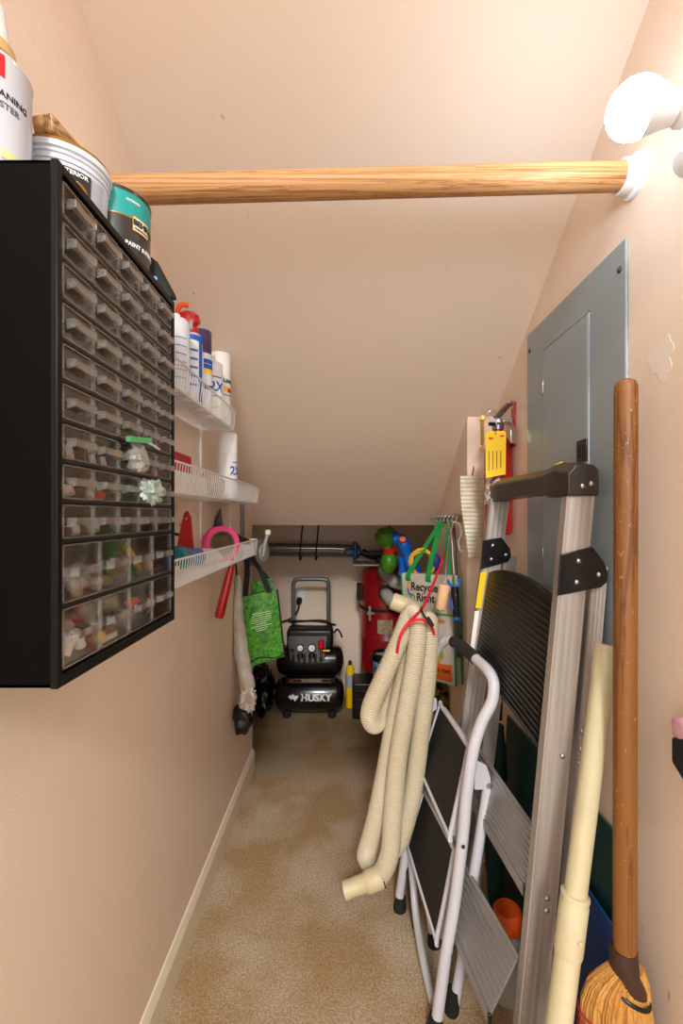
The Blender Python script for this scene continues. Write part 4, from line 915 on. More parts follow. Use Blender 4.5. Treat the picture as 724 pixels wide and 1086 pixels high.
# steel tongs
t = thing('steel_tongs', 'pair of long steel tongs hanging from the hook rail', 'tongs', P(477, 612, 1.66))
MB().tube(smooth_path([(PX - .032, 1.71, 1.178), P(475.5, 572, 1.67), P(474.5, 590, 1.66), P(474, 611, 1.655)], 4), .0045, 8).build('arm', STEEL, t)
MB().tube(smooth_path([(PX - .032, 1.71, 1.178), P(479, 572, 1.67), P(480, 590, 1.66), P(481.5, 609, 1.65)], 4), .0045, 8).build('arm', STEEL, t)
t = thing('wire_loop', 'bent white wire hanging from the hook rail nearest the pier edge', 'wire', P(488, 585, 1.62))
MB().tube(smooth_path([(PX - .032, 1.64, 1.178), P(487, 556, 1.62), P(489, 566, 1.62), P(486, 574, 1.62), P(488, 584, 1.62), P(493, 582, 1.62)], 5), .003, 8).build('wire', WIREM, t)
# dark patterned bundle under the bag
t = thing('patterned_cloth', 'dark patterned cloth bundle below the Recycle Right bag', 'cloth', P(465, 745, 1.85))
q = MB().blob(P(463, 752, 1.86), (.048, .05, .14), 81, .35, 24, 18, 2); q.build('cloth', mat('patterned_fabric', '17130F', .8, vary=(38, .04, '8A6A14')), t)
# ------------------------------------------------------------------ hose
def corr_tube(path, r0, r1, pitch=.0078, seg=18):
    pts = resample(path, pitch / 3); rs = [r1 if i % 3 == 0 else (r0 + (r1 - r0) * .55 if False else r0) for i in range(len(pts))]
    rs = [r1, r1, r0] * (len(pts) // 3 + 1); return MB().tube(pts, rs[:len(pts)], seg)
t = thing('vacuum_hose', 'long beige ribbed vacuum hose looped and tied with red cord', 'hose', P(385, 943, 1.3))
hp = [(401, 931, 1.26), (409, 918, 1.265), (414, 900, 1.27), (416, 870, 1.275), (421, 810, 1.28), (429, 760, 1.29), (438, 710, 1.30), (443, 675, 1.31), (442, 655, 1.335), (436, 650, 1.37),
      (428, 668, 1.335), (418, 692, 1.31), (405, 722, 1.29), (395, 745, 1.28), (392, 760, 1.29), (397, 768, 1.32), (405, 758, 1.355), (416, 733, 1.38), (430, 695, 1.39), (437, 665, 1.40), (441, 652, 1.40),
      (441, 668, 1.365), (433, 700, 1.345), (420, 755, 1.33), (410, 810, 1.325), (399, 865, 1.315), (391, 895, 1.31), (388, 908, 1.33), (394, 914, 1.36), (404, 900, 1.385), (417, 850, 1.395), (432, 770, 1.40), (444, 700, 1.40), (450, 668, 1.39), (454, 658, 1.36),
      (455, 672, 1.33), (453, 715, 1.325), (446, 775, 1.32), (439, 830, 1.315), (431, 868, 1.31), (422, 893, 1.31), (414, 900, 1.33), (414, 885, 1.36), (424, 840, 1.385), (440, 750, 1.41), (448, 690, 1.42), (449, 665, 1.425), (440, 649, 1.44), (430, 642, 1.44), (423, 640, 1.44)]
path = smooth_path([P(*p) for p in hp], 10)
corr_tube(path, .0244, .0272, .0064).build('hose', HOSE, t)
e0, e1 = P(401, 931, 1.26), P(369, 943, 1.25); ax = (e1 - e0).normalized(); L_ = (e1 - e0).length
MB().lathe([(0, -.012), (.026, -.012), (.0275, -.008), (.029, .0), (.029, .032), (.026, .036), (.0235, .04), (.0225, L_ - .006), (.0235, L_ - .003), (.0235, L_ + .012), (.019, L_ + .012), (.018, L_), (0, L_ - .02)], e0, ax, 28).build('cuff', mat('beige_cuff', 'C9BB97', .45), t)
MB().lathe([(.0262, 0), (.0272, 0), (.0272, .003), (.0262, .003), (.0262, 0)], e0 - ax * .014, ax, 24).build('cuff_ring', RUB, t)
a_ = P(423, 640, 1.44); ax = Vector((-1, .15, .35)).normalized()
MB().lathe([(0, -.02), (.0268, -.02), (.0275, -.01), (.0275, .018), (.025, .024), (0, .024)], a_, ax, 28).build('end_collar', mat('beige_cuff', 'C9BB97', .45), t)
# red cord
t = thing('bungee_cord', 'red elastic cord holding the beige hose up to the hook rail', 'cord', (PX - .03, 1.77, 1.17))
MB().tube(smooth_path([P(475, 575, 1.74), P(465, 605, 1.60), P(455, 630, 1.45), P(446, 647, 1.33), P(436, 657, 1.285), P(428, 667, 1.27), P(423, 680, 1.27), P(421, 692, 1.28)], 6), .0042, 10).build('cord', REDC, t)
MB().tube(smooth_path([P(421, 690, 1.28), P(425, 673, 1.27), P(433, 662, 1.272), P(441, 657.5, 1.27), P(450, 658, 1.27), P(457, 664, 1.29), P(460, 674, 1.31), P(460.5, 690, 1.33), P(459, 701, 1.35)], 6), .0042, 10).build('cord', REDC, t)
MB().tube(smooth_path([P(446, 644, 1.32), P(449, 652, 1.30), P(454, 659, 1.28)], 4), .0028, 8).build('hook', BLACK2, t)
MB().tube([P(453, 655, 1.27), P(458.5, 664, 1.27)], .009, 10, flat=(.006, .007)).build('clip', RUB, t, bevel=.002)
MB().tube(smooth_path([P(475, 576, 1.74), P(477, 566, 1.76), P(479, 560, 1.77), (PX - .032, 1.775, 1.178)], 4), .006, 10).build('hook_sleeve', RUB, t)
MB().lathe([(0, 0), (.011, 0), (.011, .012), (0, .012)], P(477.5, 565, 1.75), (.2, 0, 1), 14).build('bead', REDP, t)
# ------------------------------------------------------------------ white step stool
t = thing('step_stool', 'folded white two-step stool with black treads leaning on the aluminium ladder', 'step stool', P(440, 1040, 1.2))
TR = .0125
near = [(515.5, 709, 1.115), (521, 717, 1.09), (523.5, 728, 1.075), (521, 745, 1.07), (511, 765, 1.065), (503.5, 788, 1.06), (499, 812, 1.06), (494.5, 844, 1.06), (490.5, 889, 1.06), (482, 956, 1.055), (472.6, 1013, 1.05), (465, 1068, 1.05), (462.5, 1086, 1.05)]
far_ = [(423.5, 950, 1.38), (429, 912, 1.38), (439, 845, 1.38), (450.5, 763, 1.38), (453.5, 730, 1.38), (457.5, 706, 1.375), (463, 690, 1.36), (470, 681, 1.335), (477, 679, 1.31)]
full = [P(*p) for p in far_] + [P(486, 683, 1.265), P(497, 692, 1.205), P(508, 702, 1.15)] + [P(*p) for p in near]
MB().tube(smooth_path(full, 6), TR * 1.08, 16).build('front_frame', WPAINT, t)
gp = smooth_path([P(*far_[-1]), P(486, 683, 1.265), P(497, 692, 1.205), P(508, 702, 1.15)], 8)[4:-3]
MB().tube(gp, .0165, 20).build('foam_grip', mat('black_foam', '1C1B1B', .85, bump=(300, .5, .001)), t)
MB().lathe([(0, 0), (.019, 0), (.020, .01), (.015, .045), (0, .045)], P(423.5, 966, 1.38) + Vector((0, 0, -.001)), (.10, 0, 1), 18).build('foot', RUB, t)
MB().lathe([(0, 0), (.019, 0), (.020, .01), (.0155, .04), (0, .04)], P(460.5, 1095.5, 1.05), (.10, 0, 1), 18).build('foot', RUB, t)
rear = [P(517, 834, 1.095), P(510, 880, 1.095), P(498, 955, 1.095), P(489, 1024, 1.095), P(482, 1062, 1.095)]
MB().tube(rear, TR, 16).build('rear_leg', WPAINT, t)
MB().lathe([(0, 0), (.017, 0), (.018, .01), (.015, .055), (0, .055)], P(478.5, 1073, 1.095) + Vector((0, 0, .0)), (.08, 0, 1), 18).build('foot', RUB, t)
rf = [P(466, 770, 1.385), P(457, 870, 1.385), P(452, 930, 1.34), P(459, 990, 1.27)]
MB().tube(smooth_path(rf, 5), TR, 16).build('rear_leg', WPAINT, t)
MB().lathe([(0, 0), (.018, 0), (.019, .01), (.015, .03), (0, .03)], Vector((.243, 1.265, .001)), (0, 0, 1), 18).build('foot', RUB, t)
MB().tube(smooth_path([P(434, 895, 1.37), P(437.5, 930, 1.355), P(441, 972, 1.30), P(449, 1020, 1.19), P(459, 1062, 1.10)], 6), .0105, 14).build('bottom_bar', WPAINT, t)
MB().tube(smooth_path([P(432, 920, 1.375), P(435, 950, 1.34), P(440, 985, 1.29)], 5), .0065, 10).build('bar_guard', RUB, t)
def step(ft, nt, nb, fb, nm):
    cs = [ft, nt, nb, fb]; nrm = (nt - ft).cross(fb - ft).normalized()
    if nrm.x > 0: nrm = -nrm
    cen = sum(cs, Vector()) / 4
    ins = [p.lerp(cen, .045) for p in cs]
    s = MB().prism([p - nrm * .018 for p in cs], nrm * .018).build('step_plate', WPAINT, t, bevel=.003)
    MB().prism([p + nrm * .0 for p in ins], nrm * .003).build('tread_pad', mat('black_tread', '15120F', .7, bump=(220, .8, .002)), s, bevel=.001)
    loop = smooth_path([cs[0].lerp(cs[3], .06), cs[0].lerp(cs[1], .06), cs[0].lerp(cs[1], .94), cs[1].lerp(cs[2], .06), cs[1].lerp(cs[2], .94), cs[2].lerp(cs[3], .06), cs[2].lerp(cs[3], .94), cs[3].lerp(cs[0], .06)], 4, True)
    MB().tube(loop, .0065, 10, loop=True).build('step_rim', WPAINT, s)
step(P(467, 748, 1.35), P(497, 792, 1.10), P(477, 886, 1.10), P(446, 816, 1.35), 'u')
step(P(450, 840, 1.35), P(482, 901, 1.10), P(463, 996, 1.10), P(433, 897, 1.35), 'l')
MB().prism([P(504, 806, 1.075), P(516, 812, 1.09), P(520.5, 826, 1.09), P(520, 834, 1.09), P(517, 838, 1.09), P(503, 838, 1.075)], (0, .006, 0)).build('hinge_plate', WPAINT, t, bevel=.002)
MB().lathe([(0, 0), (.006, 0), (.005, .003), (0, .003)], P(517.5, 833, 1.089), (0, -1, 0), 14).build('rivet', STEEL, t)
MB().prism([P(454, 738, 1.37), P(463, 741, 1.375), P(464, 752, 1.375), P(458, 756, 1.37), P(453, 756, 1.37)], (0, .006, 0)).build('hinge_plate', WPAINT, t, bevel=.002)
for px, py in ((492, 822), (491, 908), (477, 990 + 26), (483, 962)): pass
for px, py in ((488, 898), (474, 1013)): MB().lathe([(0, 0), (.0045, 0), (.0035, .003), (0, .003)], P(px + 3, py, 1.043), (0, -1, 0), 12).build('rivet', DKSTEEL, t)
# ------------------------------------------------------------------ aluminium ladder
YN, YF = .868, 1.27
t = thing('step_ladder', 'folded aluminium stepladder with black top cap leaning on the right wall', 'ladder', (.33, 1.05, 0))
nt_, nb_ = P(613.5, 522, YN), Vector((.331, YN, .001)); mid = P(599.5, 690, YN)
def rail(a, b, y, w=.0265, d=.012, flutes=4):
    """fluted rail between a (top) and b (bottom), wide side facing the camera"""
    prof = []; n = 22
    for i in range(n + 1):
        x = -w + 2 * w * i / n; k = abs(((i / n) * flutes) % 1 - .5); prof.append((x, -d + (.0005 if k < .16 else 0) if 0 < i < n else -d + .002))
    prof += [(w, d), (w - .003, d), (w - .003, -d + .004), (-w + .003, -d + .004), (-w + .003, d), (-w, d)]
    ax_ = (b - a).normalized(); xd = Vector((1, 0, 0)); xd = (xd - ax_ * xd.dot(ax_)).normalized(); yd = Vector((0, 1, 0))
    return MB().ring([[p + xd * u + yd * v for u, v in prof] for p in (a, a.lerp(b, .5), b)])
nb_ = Vector((.331, YN, .02)); rail(nt_, nb_, YN).build('front_rail', ALU, t, smooth=True, ang=25)
ft_, fb_ = P(529, 530, YF), Vector((.27, YF, .02)); rail(ft_, fb_, YF).build('front_rail', ALU, t, ang=25)
rt, rb = P(633, 600, YN + .014), Vector((.400, YN + .014, .02)); rail(rt, rb, YN, .0155).build('rear_rail', ALU, t, ang=25)
rt2, rb2 = P(540, 590, YF), Vector((.335, YF, .02)); rail(rt2, rb2, YF, .019).build('rear_rail', ALU, t, ang=25)
for p in (nb_, fb_, rb, rb2): MB().box((p.x - .03 if p in (nb_, fb_) else p.x - .022, p.y - .016, .001), (p.x + .03 if p in (nb_, fb_) else p.x + .022, p.y + .016, .045)).build('foot', RUB, t, bevel=.004)
# top cap
tn, bn = P(600, 493, YN - .016), P(600, 526, YN - .016)
cap = MB()
x0n, x1n = P(601, 500, YN - .016).x, P(634, 500, YN - .016).x
secs = []
for y, xa, xb, zb_, zt_ in ((YN - .020, x0n, x1n, 1.238, 1.296), (YN + .03, x0n - .004, x1n, 1.236, 1.306), (YN + .065, x0n - .003, x1n - .004, 1.238, 1.305), (YN + .10, x0n - .001, x1n - .01, 1.247, 1.300), (1.12, .408, .462, 1.246, 1.300), (YF - .05, .404, .452, 1.243, 1.300), (YF + .006, .404, .450, 1.236, 1.298), (YF + .018, .408, .447, 1.238, 1.290)):
    ch = .010; secs.append([(xa, y, zb_), (xb, y, zb_), (xb, y, zt_ - ch), (xb - ch, y, zt_), (xa + ch * 1.6, y, zt_), (xa, y, zt_ - ch * 1.6)])
cap.ring(secs).build('top_cap', mat('ladder_cap_plastic', '2A2420', .34, bump=(120, .15, .001)), t, bevel=.003)
MB().prism([P(587, 494, 1.0), P(596, 490, 1.0), P(598, 492, .99), P(590, 496, .99)], (0, 0, .0015)).build('sticker', YEL, t)
def rivets(lst, y, rr=.0052):
    for px, py in lst: MB().lathe([(0, 0), (rr, 0), (rr * .9, .0015), (rr * .5, .003), (0, .0034)], P(px, py, y), (0, -1, 0), 16).build('rivet', STEEL, t)
rivets(((617.5, 515.5), (627, 513)), YN - .0205)
MB().prism([P(594, 588, YN - .0165), P(628, 580, YN - .0165), P(640, 595, YN - .0165), P(644.5, 606, YN - .0165), P(643.5, 618, YN - .0165), P(637, 623, YN - .0165), P(591, 632, YN - .0165)], (0, .004, 0)).build('hinge_bracket', BLACK2, t, bevel=.0015)
rivets(((613.5, 595), (635, 609.5), (611.5, 617.5)), YN - .0166)
MB().prism([P(512, 573, YF - .0165), P(532, 570, YF - .0165), P(541, 582, YF - .0165), P(542, 590, YF - .0165), P(539, 596, YF - .0165), P(509.5, 604, YF - .0165)], (0, .004, 0)).build('hinge_bracket', BLACK2, t, bevel=.0015)
rivets(((522.5, 578.5), (536.5, 588.5), (521, 593)), YF - .0166, .0055)
rivets(((596.5, 802),), YN - .0126); rivets(((580, 953), (579.5, 966)), YN - .0126); rivets(((617.5, 776), (616, 795), (614.5, 809)), YN + .0015, .0055)
# folded platform
Yf, Yn = YF - .014, YN + .014
ft, nt2, nb2, fb2 = P(518, 607, Yf), P(591, 642, Yn), P(573, 798, Yn), P(503, 700, Yf)
MB().prism([P(509.5, 607, YF - .0155), P(516, 606, YF - .0155), P(510, 645, YF - .0155), P(504, 645, YF - .0155)], (0, .0012, 0)).build('warning_label', YEL, t)
MB().prism([P(503.5, 648, YF - .0155), P(508, 648, YF - .0155), P(502.5, 690, YF - .0155), P(498, 690, YF - .0155)], (0, .0012, 0)).build('white_label', PAPER, t)
nrm = (nt2 - ft).cross(fb2 - ft).normalized(); nrm = -nrm if nrm.x > 0 else nrm
pl = MB(); nseg = 10; top_ = []
for k in range(nseg + 1):
    u = k / nseg; top_.append(ft.lerp(nt2, u) + Vector((0, 0, .030 * math.sin(math.pi * u) ** .8)))
pl.prism([p - nrm * .016 for p in top_ + [nb2, fb2]], nrm * .016)
pf = pl.build('platform', PLATB, t, bevel=.002)
rb_ = MB()
for k in range(1, 22):
    u = k / 22; a_ = ft.lerp(fb2, u); b_ = nt2.lerp(nb2, u)
    dz = Vector((0, 0, .016 * max(0, 1 - u * 3)))
    m_ = a_.lerp(b_, .5) + dz
    rb_.tube([a_.lerp(b_, .04), m_, a_.lerp(b_, .96)], 1, flat=(.0022, .0028))
rb_.map(lambda v: v + nrm * .001).build('platform_ribs', PLATB, pf)
# folded aluminium treads
def tread(bn_, bf_, fn_, ff_):
    n_ = (bf_ - bn_).cross(fn_ - bn_).normalized(); n_ = -n_ if n_.x > 0 else n_
    s = MB().prism([bn_ - n_ * .004, bf_ - n_ * .004, ff_ - n_ * .004, fn_ - n_ * .004], n_ * .004).build('tread', ALU2, t, bevel=.001)
    q = MB()
    for k in range(9):
        u = .06 + .11 * k; q.tube([bn_.lerp(fn_, u), bf_.lerp(ff_, u)], 1, flat=(.0030, .0024))
    q.build('tread_ribs', ALU2, s)
    MB().hexa([fn_ + n_ * .004 + Vector((0, 0, -.022)), ff_ + n_ * .004 + Vector((0, 0, -.022)), ff_ - n_ * .004 + Vector((0, 0, -.022)), fn_ - n_ * .004 + Vector((0, 0, -.022))], [fn_ + n_ * .004, ff_ + n_ * .004, ff_ - n_ * .004, fn_ - n_ * .004]).build('tread_nose', ALU2, s, bevel=.001)
    MB().box((fn_.x - .004, fn_.y - .003, fn_.z - .022), (fn_.x + .003, fn_.y + .003, fn_.z + .004)).build('end_cap', BLACK, s, bevel=.002)
yn, yf = YN + .018, YF - .014
tread(Vector((.370, yn, .585)), Vector((.345, yf, .585)), Vector((.348, yn, .475)), Vector((.312, yf, .475)))
tread(Vector((.335, yn, .338)), Vector((.268, yf, .338)), Vector((.279, yn, .222)), Vector((.226, yf, .222)))
# ------------------------------------------------------------------ pipe, broom, boards
t = thing('extension_tube', 'cream plastic pipe with a coupling leaning between ladder and broom', 'pipe', (.273, .697, 0))
a_, b_ = P(643.5, 684, .797), Vector((.273, .697, .003)); ax = (b_ - a_).normalized(); L_ = (b_ - a_).length
MB().lathe([(.016, 0), (.0185, 0), (.019, .003), (.019, .052), (.0178, .055), (.0178, .44)], a_, ax, 32).build('upper_tube', PVC, t)
MB().lathe([(.0178, .0), (.0222, .002), (.0230, .006), (.0212, .012), (.0226, .016), (.0226, .09), (.0215, .095), (.0190, .097)], a_ + ax * .410, ax, 32).build('coupling', PVC, t)
MB().lathe([(.0178, 0), (.0202, .0), (.0202, L_ - .50), (0, L_ - .50)], a_ + ax * .500, ax, 32).build('lower_tube', PVC, t)
MB().lathe([(0, 0), (.0165, 0), (.0165, .002), (0, .002)], a_ + ax * .02, ax, 20).build('bore', BLACK, t)
pc = a_ + ax * .47 + Vector((.004, -.0222, 0)); MB().lathe([(0, 0), (.004, 0), (.004, .003), (.002, .0035), (0, .002)], pc, (0, -1, 0), 14).build('button', PVC, t)

Yb = .728
t = thing('corn_broom', 'corn broom with a worn varnished wooden handle standing on its bristles', 'broom', (.44, Yb, 0))
ht, hb_ = P(663.5, 402, Yb), P(662, 1025, Yb); ax = (hb_ - ht).normalized(); L_ = (hb_ - ht).length
MB().lathe([(0, 0), (.008, .0005), (.014, .005), (.0168, .012), (.0172, .02), (.0172, L_)], ht, ax, 32).build('handle', BROOMW, t)
sk = MB(); rings = []
for z, x0, x1, d_ in ((.505, .424, .4645, .018), (.485, .423, .4665, .021), (.455, .424, .478, .026), (.446, .427, .478, .026)):
    cx_ = (x0 + x1) / 2; rx = (x1 - x0) / 2; rings.append([(cx_ + rx * math.cos(k * math.pi / 14), Yb + d_ * math.sin(k * math.pi / 14), z - (.010 * math.cos(k * math.pi / 14) if z < .5 else 0)) for k in range(28)])
sk.ring(rings).build('neck_wrap', mat('brown_tape', '3A2218', .45), t)
hd = MB(); rings = []; prof = [(.475, .425, .474, .018), (.458, .402, .480, .022), (.446, .390, .482, .026), (.42, .380, .484, .030), (.38, .378, .489, .031), (.32, .374, .493, .031), (.24, .371, .495, .031), (.14, .368, .497, .031), (.04, .366, .498, .030), (.004, .366, .498, .030)]
for z, x0, x1, d_ in prof:
    cx_ = (x0 + x1) / 2; rx = (x1 - x0) / 2; rg = []
    for k in range(144):
        a_ = k * math.pi / 72; ww = 1 + .045 * math.sin(k * 9.7 + z * 2) + .03 * math.sin(k * 4.3 + z * 3)
        rg.append((cx_ + rx * math.cos(a_) * ww, Yb + d_ * math.sin(a_) * ww, z))
    rings.append(rg)
hd.ring(rings).build('bristles', STRAW, t)
wr = MB(); 
rg = [(.450 + .030 * math.cos(k * math.pi / 16) , Yb + .032 * math.sin(k * math.pi / 16), .440 - .012 * math.cos(k * math.pi / 16)) for k in range(32)]
wr.tube(rg, .0032, 8, loop=True).build('binding_wire', BLACK2, t)
for z in (.385, .372, .359):
    rg = [(.433 + (.0585 + .001) * math.cos(k * math.pi / 20), Yb + .0355 * math.sin(k * math.pi / 20), z - .02 * math.cos(k * math.pi / 20)) for k in range(40)]
    MB().tube(rg, .0018, 6, loop=True).build('stitching', mat('red_thread', '9A1A22', .7), t)
solo(MB().hexa([Vector((.478, .80, .001)), Vector((.478, 1.42, .001)), Vector((.484, 1.42, .001)), Vector((.484, .80, .001))], [Vector((.500, .80, .61)), Vector((.500, 1.42, .575)), Vector((.506, 1.42, .575)), Vector((.506, .80, .61))]), 'green_board', DGREEN, 'large dark green board leaning on the right wall behind the ladder', 'board', bevel=.0015)
solo(MB().hexa([Vector((.458, .80, .001)), Vector((.458, 1.18, .001)), Vector((.463, 1.18, .001)), Vector((.463, .80, .001))], [Vector((.478, .80, .46)), Vector((.478, 1.18, .45)), Vector((.483, 1.18, .45)), Vector((.483, .80, .46))]), 'blue_board', NAVY, 'royal blue board leaning in front of the dark green board', 'board', bevel=.0015)
# closed umbrella behind ladder
t = thing('closed_umbrella', 'closed dark green umbrella with black handle behind the ladder steps', 'umbrella', P(530, 960, 1.33))
u0, u1 = Vector((.455, 1.35, .72)), Vector((.43, 1.33, .02)); 
MB().tube([u0, u0.lerp(u1, .18)], .010, 14).build('handle', BLACK, t)
q = MB().tube([u0.lerp(u1, k / 10) for k in range(2, 11)], [.014, .022, .027, .030, .031, .030, .026, .018, .006], 20)
q.map(lambda v: v + Vector((.003 * math.sin(v.z * 30 + v.y * 200), 0, 0))).build('canopy', UMBG, t)
t = thing('green_grip_pole', 'thin white pole with a lime green grip behind the ladder steps', 'pole', P(521, 960, 1.42))
MB().tube([P(521, 850, 1.42), P(521, 897, 1.42)], .0085, 12).build('pole', WHITE, t)
MB().tube([P(521, 897, 1.42), Vector((.452, 1.42, .003))], .0115, 12).build('grip', GREENP, t)
c = (.400, 1.13, 0)
t = thing('spray_bottle', 'bottle with a bright orange cap on the carpet behind the ladder', 'bottle', c)
MB().lathe([(0, .001), (.033, .001), (.036, .006), (.036, .13), (.030, .155), (.022, .165), (.022, .172), (0, .172)], c, seg=28).build('bottle', mat('cloudy_bottle', 'A8A29A', .3), t)
MB().lathe([(0, .172), (.032, .172), (.034, .176), (.034, .215), (.030, .221), (0, .222)], c, seg=28).build('cap', ORANGE, t)
# ------------------------------------------------------------------ fire extinguisher, keys, pad
EX, EY = .466, 1.40
t = thing('fire_extinguisher', 'red fire extinguisher with yellow tag on a wall bracket', 'fire extinguisher', (EX, EY, 1.14))
MB().lathe([(0, 1.142), (.036, 1.142), (.041, 1.148), (.0415, 1.16), (.0415, 1.40), (.037, 1.425), (.024, 1.445), (.014, 1.452), (.014, 1.47), (0, 1.47)], (EX, EY, 0), seg=36).build('cylinder', RED, t)
MB().lathe([(0, 1.466), (.017, 1.466), (.018, 1.472), (.018, 1.495), (.010, 1.50), (0, 1.50)], (EX, EY, 0), seg=20).build('valve', STEEL, t)
MB().tube([(EX - .01, EY - .01, 1.497), (EX + .005, EY - .05, 1.522), (EX + .012, EY - .085, 1.532)], 1, flat=(.004, .011)).build('lever', STEEL, t, bevel=.002)
MB().tube([(EX - .005, EY - .01, 1.483), (EX + .012, EY - .05, 1.478), (EX + .018, EY - .08, 1.45), (EX + .018, EY - .085, 1.41)], 1, flat=(.003, .011)).build('handle', STEEL, t, bevel=.002)
MB().tube([(EX - .015, EY - .02, 1.48), (EX - .035, EY - .03, 1.478)], .006, 12).build('nozzle', BLACK, t)
MB().lathe([(0, 0), (.012, 0), (.012, .008), (0, .008)], (EX - .018, EY - .015, 1.485), (-.5, -1, 0), 18).build('gauge', STEEL, t)
cyl_map(patch(.055, .13, .0006), (EX, EY, 0), .0418, R(-140), 1.30).build('label', mat('white_label_print', 'D8D4D0', .5, vary=(60, .06, '8A2A2A')), t)
tg = [P(514.5, 460, 1.335), P(517, 457.5, 1.335), P(535, 457, 1.34), P(536.5, 460, 1.34), P(536, 503, 1.34), P(515, 507, 1.335)]
tgo = MB().prism(tg, (.0, .0012, 0)).build('inspection_tag', TAG, t)
q = MB()
for k in range(4):
    px = 518 + k * 4.2; q.prism([P(px, 478, 1.334), P(px + .7, 478, 1.334), P(px + .7, 499 - k, 1.334), P(px, 499 - k, 1.334)], (0, .0006, 0))
q.build('tag_print', mat('brown_ink', '6A2A10', .6), tgo)
MB().prism([P(518, 464, 1.334), P(523, 463.6, 1.334), P(523, 465.4, 1.334), P(518, 465.8, 1.334)], (0, .0006, 0)).build('tag_print', INKR, tgo)
MB().prism([P(530, 461.6, 1.3385), P(534.5, 461.4, 1.3385), P(534.5, 463, 1.3385), P(530, 463.2, 1.3385)], (0, .0006, 0)).build('tag_print', INKR, tgo)
MB().tube(smooth_path([P(525, 461, 1.333), P(526, 452, 1.35), (EX - .005, EY - .01, 1.475)], 4), .001, 6).build('tag_string', BLKC, t)
t = thing('extinguisher_bracket', 'red wall bracket holding the fire extinguisher', 'bracket', (XR, EY, 1.42))
MB().box((XR - .006, EY - .035, 1.41), (XR - .0003, EY - .005, 1.545)).build('plate', RED, t, bevel=.002)
for z in (1.43, 1.53): MB().lathe([(0, 0), (.004, 0), (.003, .002), (0, .002)], (XR - .006, EY - .02, z), (-1, 0, 0), 12).build('screw', STEEL, t)
MB().tube([(XR - .006, EY - .02, 1.49), (EX + .016, EY - .004, 1.49)], 1, flat=(.008, .003)).build('arm', STEEL, t)
# keys on pier front
t = thing('key_ring', 'brass keys on steel rings hanging on the pale pier front', 'keys', (.455, 1.56, 1.45))
def circ(c, r, n_, nrm_):
    q_ = Vector((0, 0, 1)).rotation_difference(Vector(nrm_).normalized()).to_matrix(); return [Vector(c) + q_ @ Vector((r * math.cos(2 * math.pi * k / n_), r * math.sin(2 * math.pi * k / n_), 0)) for k in range(n_)]
MB().tube(circ(P(511.5, 438, 1.545), .016, 24, (0, 1, .1)), .0012, 8, loop=True).build('ring', STEEL, t)
MB().tube(circ(P(521.5, 440, 1.54), .015, 24, (0, 1, .2)), .0012, 8, loop=True).build('ring', STEEL, t)
MB().tube([P(513, 433, 1.564), P(512.5, 434, 1.54)], .0018, 8).build('nail', DKSTEEL, t)
k1 = MB().prism([P(510, 440, 1.55), P(513.5, 440, 1.55), P(513, 452, 1.55), P(512.8, 472, 1.55), P(511, 474, 1.55), P(510.2, 470, 1.55), P(510, 452, 1.55)], (0, .002, 0)); k1.build('key', BRASS, t, bevel=.0005)
MB().lathe([(.003, -.001), (.007, -.001), (.007, .001), (.003, .001), (.003, -.001)], P(511.5, 443, 1.546), (.2, 1, 0), 18).build('key_head', BRASS, t)
MB().lathe([(0, -.001), (.006, -.001), (.006, .001), (0, .001)], P(510.5, 474, 1.548), (.2, 1, 0), 18).build('key_tag', BRASS, t)
# woven pad
t = thing('woven_pad', 'cream ribbed mesh pad hanging at the pier corner by the extinguisher', 'pad', P(500, 592, 1.52))
q = MB(); rings = []; 
for i in range(41):
    u = i / 40; y = 505 + 87 * u; xl = 487.5 + 7 * u - 1.5 * math.sin(u * 5); xr = 513 - 3.5 * u; bump = .0035 if i % 2 else 0
    a_, b_ = P(xl, y, 1.50), P(xr, y, 1.52)
    rings.append([a_ + Vector((0, -.004 - bump, 0)), a_.lerp(b_, .5) + Vector((0, -.010 - bump, 0)), b_ + Vector((0, -.004 - bump, 0)), b_ + Vector((0, .006, 0)), a_.lerp(b_, .5) + Vector((0, .008, 0)), a_ + Vector((0, .006, 0))])
q.ring(rings).build('pad', MESHM, t, ang=20)
MB().tube(smooth_path([P(500, 508, 1.515), P(502, 499, 1.53), P(502, 495, 1.558)], 4), .0018, 8).build('loop', DKSTEEL, t)
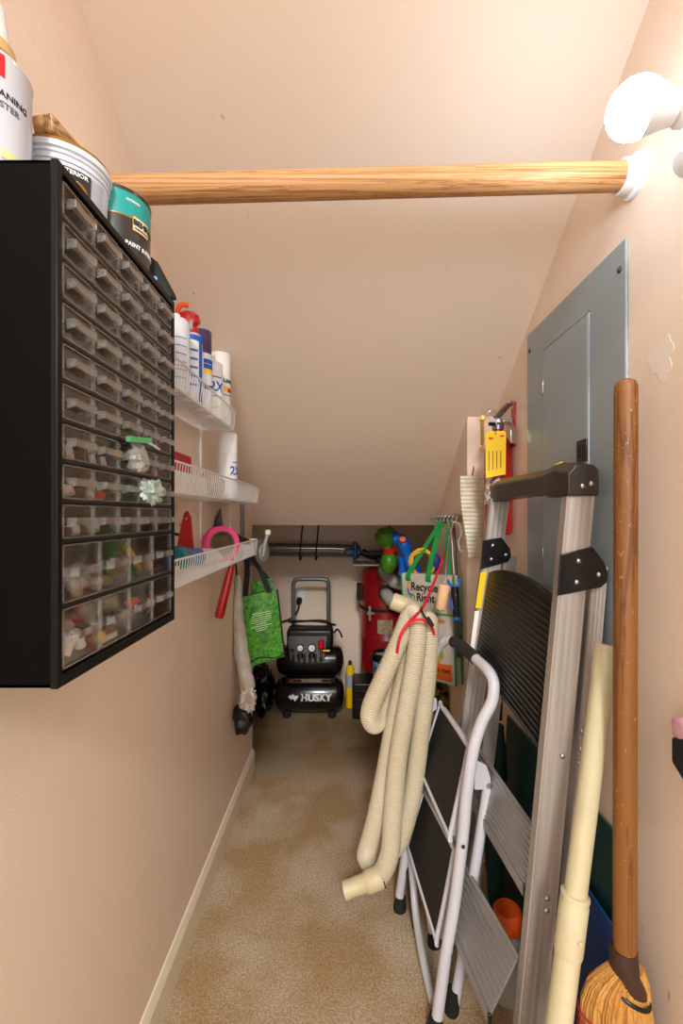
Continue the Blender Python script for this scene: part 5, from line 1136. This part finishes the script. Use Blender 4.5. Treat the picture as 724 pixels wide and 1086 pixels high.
# pink and black garment at the right edge
t = thing('hanging_glove', 'pink and black fabric corner hanging on the right wall edge', 'glove', (.495, .66, .78))
q = MB().hexa([(.480, .600, .79), (.500, .600, .79), (.500, .672, .835), (.480, .672, .835)], [(.478, .605, .905), (.500, .605, .905), (.500, .672, .872), (.480, .672, .872)]); 
q.build('black_part', BLKC, t, bevel=.004)
MB().blob((.490, .645, .888), (.012, .036, .022), 91, .2).build('pink_part', PINKC, t)
MB().tube([(.497, .62, .90), (.500, .60, .98), (.509, .60, 1.0)], .003, 8).build('loop', BLKC, t)

# ------------------------------------------------------------------ light and camera
w = bpy.data.worlds.new('hall_light'); SC.world = w; w.use_nodes = True
w.node_tree.nodes['Background'].inputs[0].default_value = (.98, 1, .97, 1); w.node_tree.nodes['Background'].inputs[1].default_value = 2.1
la = bpy.data.lights.new('added_fill_light', 'AREA'); la.shape = 'RECTANGLE'; la.size = .8; la.size_y = .7; la.energy = 235; la.color = (1, .96, .9)  # unseen area light, added far behind the camera to brighten floor and niche
lo = bpy.data.objects.new('added_fill_light', la); COL.objects.link(lo); lo.location = (.1, -4, 4.0)
lo.rotation_euler = (Vector((0, 1.5, .9)) - Vector(lo.location)).to_track_quat('-Z', 'Y').to_euler()
cam = bpy.data.cameras.new('camera'); co = bpy.data.objects.new('camera', cam); COL.objects.link(co)
co.location = (0, 0, EYE); co.rotation_euler = (R(90), 0, 0)
cam.sensor_fit = 'VERTICAL'; cam.sensor_height = 36; cam.sensor_width = 24; cam.lens = F / 1086 * 36
cam.shift_x = -6 / 1086; cam.shift_y = 4 / 1086; cam.clip_start = .02
SC.camera = co
vs = SC.view_settings; SC.display_settings.display_device = 'sRGB'
vs.view_transform = 'Standard'; vs.look = 'None'; vs.exposure = .12; vs.gamma = 1; vs.use_curve_mapping = False
SC.cycles.transparent_max_bounces = 24; SC.cycles.max_bounces = 10; SC.cycles.diffuse_bounces = 6
SC.cycles.use_denoising = True; SC.cycles.sample_clamp_indirect = 6
